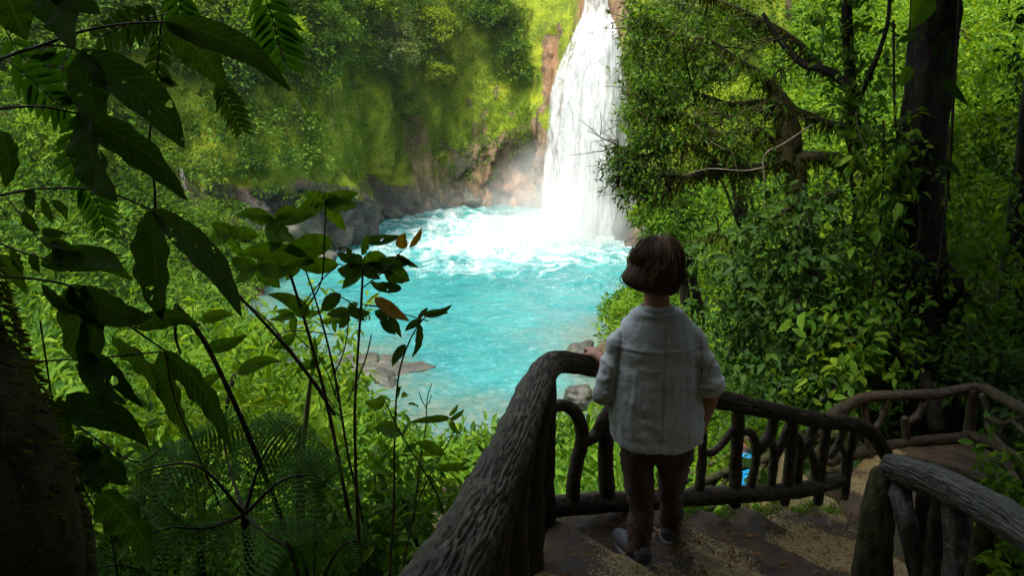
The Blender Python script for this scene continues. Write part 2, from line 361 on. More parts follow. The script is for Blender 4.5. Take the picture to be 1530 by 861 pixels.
wx = np.arange(-22, 14, .12); wy = np.arange(20, 72, .13); X, Y = np.meshgrid(wx, wy)
FB = P(866, 352, 56)     # foot of the falls
dx, dy = X-FB[0], Y-FB[1]
q3 = np.stack([X*.28, Y*.28, np.zeros_like(X)], -1); wa = fbm(q3, 3, 60); wb = fbm(q3+9, 3, 61)
ang = np.arctan2(dy, dx)
dd = np.hypot(dx*.85+2.6*wa, (dy*1.05+2.6*wb))
lob = 6.4+7.5*np.clip(-np.cos(ang), 0, 1)+2.4*np.clip(-np.sin(ang), 0, 1)
foam = 1.04-ss(.35, 1.3, dd/lob)*.85
q4 = np.stack([(X+3*wa)*.6, (Y+3*wb)*.6, X*0], -1); rid = 1-np.abs(fbm(q4, 4, 66))*3.2
q5 = np.stack([(X+2*wb)*1.5, (Y+2*wa)*1.1, X*0], -1); rid2 = 1-np.abs(fbm(q5, 3, 67))*3.0
edge = ss(24, 8, dd)
foam = foam*.78-.08+.46*np.clip(rid, 0, 1)*edge+.27*np.clip(rid2, 0, 1)*(.45+.55*edge)
foam = np.where(Y > 59, foam+ss(60, 65, Y)*.16, foam)
gz = G(X, Y); depth = PZ-gz
shal = ss(1.9, .2, depth+.6*fbm(q4*1.1, 3, 69))*ss(46, 38, Y)
Zw = PZ+.25*np.clip(foam-.2, 0, 1)*np.abs(fbm(np.stack([X*.8, Y*.8, X*0], -1), 4, 73))*3+.10*fbm(np.stack([X*.9, Y*1.2, X*0], -1), 4, 71)+.22*np.clip(foam, 0, 1)*fbm(np.stack([X*1.4, Y*1.4, X*0], -1), 3, 72)
mb = MB(); ny, nx = X.shape; i, j = np.meshgrid(np.arange(ny-1), np.arange(nx-1), indexing='ij')
mb.add(np.stack([X, Y, Zw], -1), q=np.stack([i*nx+j, i*nx+j+1, (i+1)*nx+j+1, (i+1)*nx+j], -1).reshape(-1, 4))
tag(obj('pool_water', mb, MT_water, attrs={'foam': foam, 'shallow': shal}), 'milky turquoise plunge pool streaked with white foam', 'water', kind='structure')
# ------------------------------------------------------------------ cliff
CL = np.array([(-700, 30), (-200, 36), (0, 40), (150, 43), (270, 46), (400, 47.5), (490, 52), (560, 61), (640, 67), (720, 69.5), (800, 68), (850, 62), (905, 60), (945, 55), (1000, 51), (1100, 50), (1300, 50), (1700, 46), (2300, 40)], float)
pl = np.stack([P(a, 340, b)[:2] for a, b in CL]); pl = spline(pl, 900)
sg = np.concatenate([[0], np.cumsum(np.linalg.norm(np.diff(pl, axis=0), axis=1))])
s_ = np.arange(0, sg[-1], .22); cx = np.interp(s_, sg, pl[:, 0]); cy = np.interp(s_, sg, pl[:, 1])
tn = nrm(np.stack([np.gradient(cx), np.gradient(cy)], -1)); on = np.stack([tn[:, 1], -tn[:, 0]], -1)   # outward (towards the pool)
zz = np.arange(-14.5, 15, .22)
SX, ZZ = np.meshgrid(s_, zz)
bx = np.broadcast_to(cx, SX.shape); by = np.broadcast_to(cy, SX.shape)
q = np.stack([bx, by, ZZ], -1)
_, _, cid = worley((q+fbm(q*.5, 2, 6)[..., None]*1.2)*np.array([.26, .26, .10]), 5); b2, s2, cid2 = worley((q+fbm(q*.7, 2, 7)[..., None])*np.array([.5, .5, .26])+3, 8)
pxs, pys = PJ(q)
disp = 1.6*fbm(q*.13, 4, 21)+(1.9*(cid-.5)+1.1*(cid2-.5))*ss(-5, -8.5, ZZ+1.2*fbm(q*.2, 2, 28))+1.1*fbm(q*np.array([.42, .42, .12]), 3, 29)-.5*ss(.14, 0, s2-b2)*ss(-5, -8, ZZ)+.6*fbm(q*np.array([.9, .9, .5]), 4, 25)+.22*fbm(q*2.0, 3, 26)
lean = -.10*np.clip(ZZ+6, 0, None)**1.25+.8*ss(-6, -12, ZZ)     # leans back above, toe below
fallzone = np.exp(-((pxs-880)/55)**2)
disp = disp*(1-.55*fallzone)+lean*(1-.8*fallzone)-fallzone*.5
# cave notch and orange lip near the falls
VX = bx+on[None, :, 0]*disp; VY = by+on[None, :, 1]*disp
CV = np.stack([VX, VY, ZZ], -1)
px, py = PJ(CV)
rk = fbm(CV*.25, 4, 31); rk2 = fbm(CV*np.array([.8, .8, .3]), 3, 33)
# moss: everywhere above the splash line; bare rock patches low on the wall beside the falls
bare = ss(180, 215, py+60*rk+30*rk2)*ss(590, 640, px)*ss(1100, 800, px)
bare = np.maximum(bare, ss(255, 290, py+40*rk))
bare = np.maximum(bare, ss(.25, .45, rk2-.1*(px < 600)))
bare = np.maximum(bare, np.exp(-((px-822)/14)**2)*ss(180, 140, py)*ss(40, 60, py))
bare = np.maximum(bare, fallzone)
moss = np.clip(1-bare, 0, 1)
orange = np.exp(-((px-765)/42)**2-((py-288)/26)**2)*1.1+np.exp(-((px-826)/14)**2-((py-100)/45)**2)*.9+np.exp(-((px-880)/26)**2-((py-5)/18)**2)*1.3
orange = np.clip(orange+.5*rk2*orange, 0, 1)
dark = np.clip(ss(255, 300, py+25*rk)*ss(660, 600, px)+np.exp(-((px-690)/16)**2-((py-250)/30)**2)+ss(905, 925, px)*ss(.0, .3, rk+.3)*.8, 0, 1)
ny, nx = SX.shape; i, j = np.meshgrid(np.arange(ny-1), np.arange(nx-1), indexing='ij')
mb = MB(); mb.add(CV, q=np.stack([i*nx+j, i*nx+j+1, (i+1)*nx+j+1, (i+1)*nx+j], -1).reshape(-1, 4))
# plateau behind the rim
back = CV[-1][None]+np.stack([-on[None, :, 0]*np.array([[0], [3], [10], [40]]), -on[None, :, 1]*np.array([[0], [3], [10], [40]]), np.array([[0.], [1.5], [3], [9]])+0*cx[None]], -1)
b0 = mb.n; i, j = np.meshgrid(np.arange(3), np.arange(nx-1), indexing='ij')
mb.add(back, q=np.stack([i*nx+j, i*nx+j+1, (i+1)*nx+j+1, (i+1)*nx+j], -1).reshape(-1, 4))
z4 = np.zeros(4*nx)
m, nt, out = M('cliff_face')
mo = attr(nt, 'moss'); og = attr(nt, 'orange'); dk = attr(nt, 'dark')
n1 = noise(nt, .5, 6, .6); n2 = noise(nt, 2.5, 8, .65); n3 = noise(nt, 7, 8, .75); n4 = noise(nt, 1.2, 6, .6, sc3=(1, 1, .25))
rock = ramp(nt, math_(nt, 'ADD', math_(nt, 'MULTIPLY', n4, .6), math_(nt, 'MULTIPLY', n2, .4)), [(.3, (.03, .022, .014)), (.44, (.15, .10, .055)), (.6, (.32, .215, .12)), (.8, (.20, .17, .12))])
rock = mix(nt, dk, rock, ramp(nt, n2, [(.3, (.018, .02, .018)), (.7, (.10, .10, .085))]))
rock = mix(nt, og, rock, ramp(nt, n4, [(.3, (.20, .07, .03)), (.7, (.55, .30, .16))]))
mos = ramp(nt, math_(nt, 'ADD', math_(nt, 'MULTIPLY', n1, .45), math_(nt, 'MULTIPLY', n3, .55)), [(.3, (.025, .045, .006)), (.42, (.09, .15, .008)), (.53, (.28, .36, .010)), (.70, (.48, .48, .016))])
mk = ramp(nt, math_(nt, 'ADD', mo, math_(nt, 'MULTIPLY', math_(nt, 'SUBTRACT', n2, .5), 1.1)), [(.4, 0), (.58, 1)])
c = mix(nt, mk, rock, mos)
p = N(nt, 'BsdfPrincipled'); lk(nt, c, p.inputs[0]); lk(nt, ramp(nt, mk, [(0, .55), (1, .95)]), p.inputs['Roughness'])
lk(nt, bump(nt, math_(nt, 'ADD', n2, math_(nt, 'MULTIPLY', n3, .5)), .9, .35), p.inputs['Normal']); lk(nt, p.outputs[0], out.inputs[0])
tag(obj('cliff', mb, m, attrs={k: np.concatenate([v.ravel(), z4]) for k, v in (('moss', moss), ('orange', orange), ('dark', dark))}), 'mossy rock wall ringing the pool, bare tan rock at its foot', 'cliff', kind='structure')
# cliff normals
dU = np.gradient(CV, axis=1); dV = np.gradient(CV, axis=0); CN = nrm(np.cross(dU, dV)); CN = np.where((CN[..., :2]*on[None]).sum(-1, keepdims=True) < 0, -CN, CN)
# ------------------------------------------------------------------ waterfall
m, nt, out = M('falling_water')
ob = N(nt, 'TexCoord').outputs['Object']; den = attr(nt, 'dens')
a = noise(nt, 1.5, 7, .65, vec=ob, sc3=(1.3, 1.3, .16), dist=.6); b = noise(nt, 5, 6, .7, vec=ob, sc3=(1.2, 1.2, .22)); fn = noise(nt, 2.2, 6, .75, vec=ob, sc3=(1, 1, .7))
v = math_(nt, 'ADD', math_(nt, 'MULTIPLY', a, .5), math_(nt, 'ADD', math_(nt, 'MULTIPLY', b, .3), math_(nt, 'MULTIPLY', fn, .2)))
al = ramp(nt, math_(nt, 'ADD', v, math_(nt, 'SUBTRACT', den, .5)), [(.36, 0), (.56, .97)])
c = ramp(nt, v, [(.38, (.30, .33, .34)), (.48, (.62, .65, .66)), (.57, (.88, .89, .89))])
d_ = N(nt, 'BsdfDiffuse'); lk(nt, c, d_.inputs[0]); lk(nt, bump(nt, v, .8, .35), d_.inputs['Normal'])
t = N(nt, 'BsdfTranslucent'); lk(nt, c, t.inputs[0]); x = N(nt, 'MixShader'); x.inputs[0].default_value = .35; lk(nt, d_.outputs[0], x.inputs[1]); lk(nt, t.outputs[0], x.inputs[2])
tr = N(nt, 'BsdfTransparent'); y = N(nt, 'MixShader'); lk(nt, al, y.inputs[0]); lk(nt, tr.outputs[0], y.inputs[1]); lk(nt, x.outputs[0], y.inputs[2]); lk(nt, y.outputs[0], out.inputs[0])
MT_fall = m
def fall_sheet(mb, rows, dens, Y0, nU=70, nV=160, seed=0, bulge=.5):
    r = spline(np.array(rows, float), nV)     # py, xl, xr, Y
    u = np.linspace(0, 1, nU); V = np.zeros((nV, nU, 3)); A = np.zeros((nV, nU))
    for k in range(nV):
        pl_, pr_ = P(r[k, 1], r[k, 0], r[k, 3]+Y0), P(r[k, 2], r[k, 0], r[k, 3]+Y0)
        V[k] = pl_+(pr_-pl_)*u[:, None]
    q = V*np.array([1.1, 1.1, .12])
    V[..., 1] -= bulge*np.sin(PI*u)[None]+.45*fbm(q+seed, 4, 80+seed)
    A = dens*np.ones((nV, nU))-.55*(1-ss(0, .10, u))[None]-.65*(1-ss(0, .10, 1-u))[None]
    i, j = np.meshgrid(np.arange(nV-1), np.arange(nU-1), indexing='ij')
    mb.add(V, q=np.stack([i*nU+j, (i+1)*nU+j, (i+1)*nU+j+1, i*nU+j+1], -1).reshape(-1, 4)); return A.ravel()
rows = [(-110, 880, 905, 60.5), (10, 868, 912, 60.2), (30, 862, 922, 59), (60, 846, 932, 58), (130, 816, 945, 57.2), (220, 806, 948, 56.8), (300, 800, 940, 56.6), (372, 796, 932, 56.4)]
rows2 = [(20, 872, 915, 59.5), (60, 858, 928, 58), (130, 838, 934, 57.2), (220, 830, 930, 56.8), (300, 822, 925, 56.6), (376, 815, 925, 56.2)]
rows3 = [(60, 880, 925, 57.8), (130, 870, 928, 57), (220, 862, 922, 56.4), (300, 850, 915, 56.2), (380, 835, 925, 55.8)]
mb = MB(); A = [fall_sheet(mb, rows, .54, .6, seed=1), fall_sheet(mb, rows2, .60, 0, seed=2), fall_sheet(mb, rows3, .66, -.5, seed=3), fall_sheet(mb, rows, .32, 0, seed=4)]
tag(obj('waterfall', mb, MT_fall, attrs={'dens': np.concatenate(A)}), 'tall white waterfall plunging into the turquoise pool', 'waterfall', kind='structure')
mb = MB(); A = [fall_sheet(mb, [(245, 266, 272, 42.5), (262, 269, 277, 42.2), (290, 277, 285, 42), (315, 282, 294, 41.6)], .36, 0, 14, 50, 7, .1)]
tag(obj('thin_cascade', mb, MT_fall, attrs={'dens': np.concatenate(A)}), 'thin side cascade slipping down the dark rock at far left', 'waterfall', kind='structure')
# flying drops round the foot
n = 9000; th = RNG.uniform(0, 2*PI, n); r_ = np.abs(RNG.normal(0, 3.2, n)); h = np.abs(RNG.exponential(.55, n))
pos = np.stack([FB[0]+np.cos(th)*r_*1.2, FB[1]+np.sin(th)*r_*.6-.3, PZ+h*np.exp(-r_/4)], -1)
mb = MB(); leaves(mb, pos, rdir(n), rdir(n), RNG.uniform(.03, .13, n), RNG.uniform(.03, .1, n))
m, nt, out = M('spray_drops'); d_ = N(nt, 'BsdfDiffuse'); d_.inputs[0].default_value = (.9, .92, .92, 1); lk(nt, d_.outputs[0], out.inputs[0]); MT_drop = m
tag(obj('water_spray', mb, m), 'white drops thrown up where the waterfall lands', 'spray', kind='stuff')
# mist
def mist(name, c, r, dens, label, sc=.35):
    mb = MB(); ellipsoid(mb, (0, 0, 0), r, 32, 20)
    m, nt, out = M(name+'_volume'); tc = N(nt, 'TexCoord').outputs['Object']
    mp = N(nt, 'Mapping'); mp.inputs['Scale'].default_value = (1/r[0], 1/r[1], 1/r[2]); lk(nt, tc, mp.inputs[0])
    L_ = N(nt, 'VectorMath', operation='LENGTH'); lk(nt, mp.outputs[0], L_.inputs[0])
    fall = ramp(nt, L_.outputs['Value'], [(.0, 1), (.45, .45), (1, 0)])
    nz = ramp(nt, noise(nt, sc, 3, .6, vec=tc), [(.34, .05), (.62, 1)])
    v = N(nt, 'VolumePrincipled'); v.inputs['Color'].default_value = (1, 1, 1, 1); v.inputs['Anisotropy'].default_value = .2
    lk(nt, math_(nt, 'MULTIPLY', math_(nt, 'MULTIPLY', fall, nz), dens), v.inputs['Density']); lk(nt, v.outputs[0], out.inputs['Volume'])
    o = obj(name, mb, m); o.location = c; return tag(o, label, 'mist', kind='stuff')
mist('falls_mist', (FB[0]-1.8, FB[1]-2.8, PZ+1.4), (6.0, 5.5, 6.4), .55, 'white mist billowing at the foot of the waterfall')
mist('drifting_mist', tuple(P(660, 300, 63)), (11, 3.5, 2.0), .06, 'thin mist drifting along the dark rocks left of the falls', .3)
# ------------------------------------------------------------------ leaf cover of the cliff
flat = CV.reshape(-1, 3); fN = CN.reshape(-1, 3); fpx, fpy = px.ravel(), py.ravel(); fr = rk.ravel()
vis = (fpx > -150) & (fpx < 1650) & (fpy < 330) & (fpy > -260)
offall = 1-np.clip(fallzone.ravel()*1.5, 0, 1)
offall = offall*np.where((fpx > 795) & (fpx < 950), 0, 1)
def pick(w, n):
    w = w*vis; return RNG.choice(len(w), n, p=w/w.sum(), replace=False)
top = ss(140, 60, fpy+55*fr)*(1-.6*ss(670, 700, fpx))*offall*(.25+.75*ss(-.25, .2, fbm(flat*.22, 3, 91)))
mb = MB(); k = pick(top+.12*(fpx < 480)*offall, 1500); bushes(mb, flat[k]+fN[k]*.5, RNG.uniform(.6, 1.7, len(k)), 26, RNG.uniform(.17, .36, len(k)), 6)
tag(obj('cliff_foliage', mb, LM_lush), 'dense hanging jungle leaves over the upper cliff', 'foliage', kind='stuff')
mid = offall*ss(70, 110, fpy)*ss(260, 170, fpy+50*fr)*(.04+.96*ss(.0, .22, fbm(flat*.3, 3, 95)))*(.25+.75*(fpx < 600))
mb = MB(); k = pick(mid+.12*offall*ss(70, 110, fpy)*ss(300, 200, fpy+50*fr), 7000); sprays(mb, flat[k]+fN[k]*.12, nrm(fN[k]-UP*.5), RNG.uniform(.10, .26, len(k)), 9, spread=2.4, asp=.42)
tag(obj('cliff_ferns', mb, LM_bright), 'small ferns and creepers clinging to the mossy cliff', 'ferns', kind='stuff')
yel = offall*ss(40, 100, fpy)*ss(300, 230, fpy)*ss(.05, .3, fbm(flat*np.array([.5, .5, .22]), 3, 99))
mb = MB(); k = pick(yel, 6500); sprays(mb, flat[k]+fN[k]*.05, nrm(fN[k]-UP*.9), RNG.uniform(.06, .17, len(k)), 8, spread=2.5, asp=.5)
tag(obj('hanging_moss', mb, LM_yellow), 'yellow-green moss and tiny plants hanging down the wet cliff', 'moss', kind='stuff')
for a_ in pick(offall*ss(-40, 20, fpy)*ss(200, 120, fpy)*(.2+(fpx > 680)), 30):
    vb = MB(); vl = MB(); L_ = RNG.uniform(1.5, 5); p0 = flat[a_]+fN[a_]*.8; pts = [p0, p0-UP*L_*.5+RNG.normal(size=3)*.15, p0-UP*L_+RNG.normal(size=3)*.2]; c_ = tube(vb, pts, .025, 4, 8); m_ = int(L_*30); u_ = RNG.random(m_)[:, None]
    leaves(vl, p0-UP*u_*L_+RNG.normal(size=(m_, 3))*.14, nrm(rdir(m_)-UP*.8), nrm(rdir(m_)+np.array([0, -1, .5])), RNG.uniform(.1, .24, m_), .10)
    t_ = thing('hanging_vine', 'thin leafy vine, one of those trailing down the mossy cliff', 'vine', p0, 'vines trailing down the cliff'); obj('stem', vb, BK_twig, t_); obj('leaves', vl, LM_right, t_)
# boulders at the foot
MT_rock, nt, out = M('wet_boulder')
a = noise(nt, .8, 7, .6); b = noise(nt, 5, 6, .7); c = ramp(nt, a, [(.3, (.025, .027, .022)), (.6, (.085, .085, .07)), (.8, (.14, .125, .085))]); c = mix(nt, ramp(nt, noise(nt, 1.5, 4), [(.55, 0), (.7, .8)]), c, (.07, .085, .02))
p = N(nt, 'BsdfPrincipled'); lk(nt, c, p.inputs[0]); p.inputs['Roughness'].default_value = .5; lk(nt, bump(nt, b, .7, .08), p.inputs['Normal']); lk(nt, p.outputs[0], out.inputs[0])
def boulder(c, r, label, seed, group=None):
    mb = MB(); ellipsoid(mb, (0, 0, 0), (1, 1, 1), 40, 26); v = mb.v[0]; d = nrm(v)
    w, w2, ci = worley(d*1.3+seed*7.1, seed); rr = 1+.35*fbm(d*1.1+seed, 3, seed)-.35*w+.25*(ci-.5)*.5+.05*fbm(d*6, 3, seed+1)
    mb.v[0] = d*rr[:, None]*np.asarray(r)
    o = obj('boulder', mb, MT_rock); o.location = [float(x) for x in c]; o.rotation_euler = (0, 0, seed*1.7)
    return tag(o, label, 'boulder', group)
for k, (a, b_, Yd, r, lb) in enumerate([
    (520, 352, 55, (1.6, 1.3, 1.1), 'dark wet boulder at the left end of the far shoreline'),
    (545, 320, 60.5, (1.9, 1.5, 1.6), 'grey boulder against the cliff foot above the far left shore'),
    (585, 318, 63.5, (1.5, 1.2, 1.0), 'low dark boulder by the cliff foot left of the misty bay'),
    (640, 304, 67.5, (2.0, 1.4, 1.4), 'rounded boulder in thin mist below the bare tan rock'),
    (700, 300, 69, (1.6, 1.2, 1.3), 'misty boulder midway between tan rock and waterfall'),
    (962, 356, 54, (2.0, 1.4, 2.4), 'dark mossy boulder low beside the woman\'s hair, right of the waterfall'),
    (955, 330, 54, (2.2, 1.6, 3.2), 'tall dark rock standing right of the waterfall above the mossy boulder'),
    (868, 528, 31, (1.3, .8, .5), 'flat pale green boulder at the near shore behind the railing corner'),
    (893, 545, 29.5, (1.1, .9, .5), 'mossy shore boulder just behind the woman\'s hand'),
    (862, 590, 26, (.7, .6, .45), 'small grey boulder below the hand among shrubs'),
    (610, 550, 29.8, (1.0, .5, .20), 'half sunk boulder in the shallows left of the pool'),
    (575, 566, 28.6, (1.1, .6, .24), 'brownish boulder in the left shallows nearest the shrubs'),
    (540, 540, 30.5, (1.3, .6, .26), 'wide flat boulder at the edge of the left shallows'),
    (655, 537, 31, (.6, .3, .11), 'smallest stone breaking the water in the left shallows'),
    (440, 352, 48.5, (2.0, 1.5, 1.8), 'brown boulder under the left cliff behind the sapling leaves'),
    (475, 385, 47, (1.4, 1.2, 1.0), 'dark boulder at the left shore behind the sapling leaves')]):
    boulder(P(a, b_, Yd), r, lb, k+3)
# cobbles in shallow water
mb = MB()
for k in range(150):
    a, b_ = random.uniform(500, 720), random.uniform(528, 580)
    t_ = random.random()
    Yd = 12/math.tan(TH+math.atan((b_-430.5)/F)); c = P(a, b_, Yd); r = random.uniform(.08, .32)*(1.6 if t_ > .93 else 1)
    if a > 625+30*math.sin(b_*.13)-(b_-528)*.8: continue
    ellipsoid(mb, (c[0], c[1], PZ-.02), (r*1.4, r*.9, r*.3), 12, 7)
tag(obj('shore_cobbles', mb, MT_rock), 'scattered cobbles in the clear shallows at the left shore', 'stones', kind='stuff')
# ------------------------------------------------------------------ undergrowth on the slopes
def slope_pts(n, x0, x1, y0, y1, keep=None, minY=None):
    x = RNG.uniform(x0, x1, n); y = RNG.uniform(y0, y1, n); z = G(x, y); k = z > PZ+.15
    if keep is not None: k &= keep(x, y, z)
    return np.stack([x, y, z], -1)[k]
def clear_path(x, y, z):
    return ~((x > -.3) & (x < 6.3) & (y < 6.2) & (y > -3)) & ~((abs(x) < 2.2) & (abs(y) < 2.5))
# left hill, far
pts = slope_pts(2600, -34, -9, 26, 52)
pxx, pyy = PJ(pts+UP*1.2); pts = pts[(pxx > -80) & (pxx < 520) & ~((pxx > 255) & (pyy < 295))]
w_ = fbm(pts*.16, 3, 301)+.25*RNG.normal(size=len(pts))
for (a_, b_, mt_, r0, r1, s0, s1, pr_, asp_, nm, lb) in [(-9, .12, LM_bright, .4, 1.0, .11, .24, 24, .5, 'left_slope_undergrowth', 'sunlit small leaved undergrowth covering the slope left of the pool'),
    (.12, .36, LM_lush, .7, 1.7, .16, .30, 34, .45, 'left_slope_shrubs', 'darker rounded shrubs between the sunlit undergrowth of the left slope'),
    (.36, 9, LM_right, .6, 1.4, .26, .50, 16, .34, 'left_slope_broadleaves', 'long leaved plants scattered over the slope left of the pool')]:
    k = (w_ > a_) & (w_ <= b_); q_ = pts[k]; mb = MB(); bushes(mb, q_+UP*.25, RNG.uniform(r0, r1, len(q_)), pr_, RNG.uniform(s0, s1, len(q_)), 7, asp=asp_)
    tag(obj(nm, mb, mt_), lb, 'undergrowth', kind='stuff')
# left/middle slope near
pts = slope_pts(5200, -17, 2.2, 4.6, 26, clear_path)
pxx, pyy = PJ(pts); pts = pts[(pxx > -100) & (pxx < 1000)]
dist = pts[:, 1]
mb = MB(); hh = RNG.uniform(.25, .75, len(pts))*(1+ss(6, 14, dist)*.25)
kk = fbm(pts*.55, 2, 310)+.3*RNG.normal(size=len(pts)) < .10
bushes(mb, pts[kk]+UP*(hh[kk]*.4)[:, None], hh[kk], 15, .055+.006*dist[kk]*RNG.uniform(.6, 1.6, kk.sum()), 7, tpl=L4, low=-.1, asp=.42)
tag(obj('bank_undergrowth', mb, LM_bright), 'bright undergrowth on the bank between the railing and the pool', 'undergrowth', kind='stuff')
mb = MB(); bushes(mb, pts[~kk]+UP*(hh[~kk]*.45)[:, None], hh[~kk]*1.4, 14, (.13+.008*dist[~kk])*RNG.uniform(.7, 1.6, (~kk).sum()), 6, tpl=L8, low=-.1, asp=.36)
tag(obj('bank_shrubs', mb, LM_right), 'broad leaved shrubs mixed into the bank below the railing', 'shrubs', kind='stuff')
# right slope
pts = slope_pts(6500, 2.6, 22, 6.5, 48, lambda x, y, z: (x > 2.4+.10*(y-8)) & clear_path(x, y, z))
pxx, pyy = PJ(pts+UP*.6); pts = pts[(pxx > 850) & (pxx < 1640) & (pyy > -260) & (pyy < 760) & ~((pxx > 1270) & (pxx < 1480) & (pts[:, 1] < 8.8))]
dist = pts[:, 1]; hh = RNG.uniform(.3, .85, len(pts))*(1+.4*ss(8, 20, dist))
kk = fbm(pts*.5, 2, 311)+.3*RNG.normal(size=len(pts)) < .08
mb = MB(); bushes(mb, pts[kk]+UP*(hh[kk]*.5)[:, None], hh[kk], 30, (.035+.0048*dist[kk])*RNG.uniform(.7, 1.5, kk.sum()), 7, low=-.2, asp=.45)
tag(obj('right_slope_undergrowth', mb, LM_bright), 'bright leafy undergrowth climbing the slope right of the pool', 'undergrowth', kind='stuff')
mb = MB(); bushes(mb, pts[~kk]+UP*(hh[~kk]*.6)[:, None], hh[~kk]*1.2, 22, (.05+.005*dist[~kk])*RNG.uniform(.7, 1.6, (~kk).sum()), 6, tpl=L8, low=-.2, asp=.45)
tag(obj('right_slope_shrubs', mb, LM_right), 'larger leaved shrubs on the slope behind the right hand trees', 'shrubs', kind='stuff')
# plants on the added light-blocking hillside behind the camera, under the shade slabs
pts = slope_pts(900, -14, 14, -14, 8, clear_path)
mb = MB(); bushes(mb, pts+UP*.3, RNG.uniform(.4, .9, len(pts)), 9, .2, 6)
tag(obj('forest_floor_plants', mb, LM_dark), 'dark shaded plants beside the path and on the unseen hillside added behind to block light', 'undergrowth', kind='stuff')
# ------------------------------------------------------------------ crowns of single trees
def crown_tree(name, c, r, base, mat, label, nb=40, size=.25, per=7, ns=40, cat='tree', tr=.12, lean=0, trunkmat=None, squash=.85):
    c = np.asarray(c); root = thing(name, label, cat, base)
    mb = MB(); d = rdir(nb); pos = c+d*(RNG.random(nb)**.4)[:, None]*np.asarray(r)*.8
    bushes(mb, pos, np.mean(r)*RNG.uniform(.22, .42, nb), ns, size*RNG.uniform(.8, 1.2, nb), per, low=-.5, squash=squash)
    obj('crown', mb, mat, root)
    tb = MB(); base = np.asarray(base); midp = (base+c)/2+np.array([.2, 0, .1])
    tube(tb, [base, midp, c], [tr, tr*.75, tr*.35], 8, 16, bark=.12, seed=nb)
    for k in range(9):
        e = pos[k % nb]; s0 = base+(c-base)*random.uniform(.45, .95); tube(tb, [s0, (s0+e)/2+np.array([0, 0, .15*np.mean(r)]), e], [tr*.35, tr*.22, tr*.08], 6, 9)
    obj('trunk', tb, trunkmat or BK_tree, root); return root
def cliffpt(a, b, out=.6):
    k = np.argmin((fpx-a)**2+(fpy-b)**2+1e6*(offall < -1)); return flat[k]+fN[k]*out, flat[k]
for (a, b, r, mt, lb, sz) in [
    (642, 45, (2.4, 1.8, 2.2), LM_yellow, 'yellow-green tree hanging from the cliff top left of the falls', .24),
    (560, 75, (3.4, 2.2, 2.0), LM_grey, 'pale green spreading tree on the cliff, left of the yellow one', .24),
    (645, 108, (1.7, 1.2, .8), LM_yellow, 'small yellow-green bush tree jutting from the mid cliff', .2),
    (365, 40, (2.6, 2.0, 1.8), LM_bright, 'yellowish tree at the left edge of the mossy cliff', .24),
    (470, 60, (2.6, 2, 2.2), LM_lush, 'dark green tree on the cliff behind the long drooping leaf', .25),
    (525, 15, (2.8, 2.0, 1.8), LM_bright, 'light green tree at the very top of the cliff left of centre', .24),
    (740, 20, (2.2, 1.6, 1.6), LM_lush, 'dark leafy tree at the cliff top between yellow tree and falls', .22),
    (600, 165, (2.0, 1.2, .9), LM_lush, 'dark round shrub tree on the mossy wall under the pale tree', .2)]:
    c, bs = cliffpt(a, b, 1.3); crown_tree('cliff_tree', c, r, bs-UP*.4, mt, lb, 26, sz, 7, 34, tr=.16)
for (a, b, Yd, r, mt, lb, sz) in [
    (60, 60, 34, (3.2, 3, 2.6), LM_bright, 'bright tree on the left hill in the top left corner', .22),
    (215, 60, 38, (3.6, 3, 2.8), LM_lush, 'green tree on the left hill behind the drooping branch', .24),
    (90, 210, 29, (2.6, 2.4, 1.8), LM_bright, 'light tree with pale twigs low on the left hill', .18),
    (1000, 60, 30, (1.5, 1.6, 2.4), LM_grey, 'grey-green tree leaning over the right edge of the waterfall', .17),
    (1010, 165, 24, (1.7, 1.6, 1.9), LM_lush, 'leafy tree on the right bank just right of the falls', .14),
    (992, 262, 22, (1.0, 1.0, .7), LM_grey, 'feathery grey-green branch tree below, beside the falling water', .12),
    (1450, 60, 17, (2.6, 2.4, 1.8), LM_bright, 'sunlit tree behind the big trunk at top right', .13),
    (1500, 190, 15, (2.0, 2, 1.5), LM_bright, 'sunlit bush tree right of the big trunk near the frame edge', .12),
    (1090, 200, 20, (2.2, 2, 1.5), LM_yellow, 'glowing yellow-green tree seen under the mossy branches', .12),
    (1010, 330, 17, (1.0, 1.2, .8), LM_right, 'bright shrub tree just right of the woman\'s head', .11)]:
    for Yt in np.arange(Yd*.75, Yd*1.5, .5):
        c = P(a, b, Yt)
        if c[2]-float(G(c[0], c[1])) < r[2]*.9: Yd = Yt; break
    c = P(a, b, Yd); bs = c+np.array([1.2 if a > 800 else -.8, 1.0, 0]); bs[2] = min(float(G(bs[0], bs[1])), c[2]-r[2]*.8)-.2
    crown_tree('jungle_tree', c, r, bs, mt, lb, 28, sz, 7, 46, tr=.14)
# ------------------------------------------------------------------ near trees (unseen crown slabs are added overhead to shade the path)
def shade_canopy(root, boxes, n, mat, size=.34):
    mb = MB(); tot = sum((b[1]-b[0])*(b[3]-b[2]) for b in boxes)
    for (x0, x1, y0, y1, z0, z1) in boxes:
        m_ = int(n*(x1-x0)*(y1-y0)/tot)
        p_ = np.stack([RNG.uniform(x0, x1, m_), RNG.uniform(y0, y1, m_), RNG.uniform(z0, z1, m_)], -1)
        sprays(mb, p_, rdir(m_), size*RNG.uniform(.7, 1.3, m_), 8, asp=.55, upb=1.0)
    return obj('crown', mb, mat, root)  # leaf slab above the view, added to block sun and sky
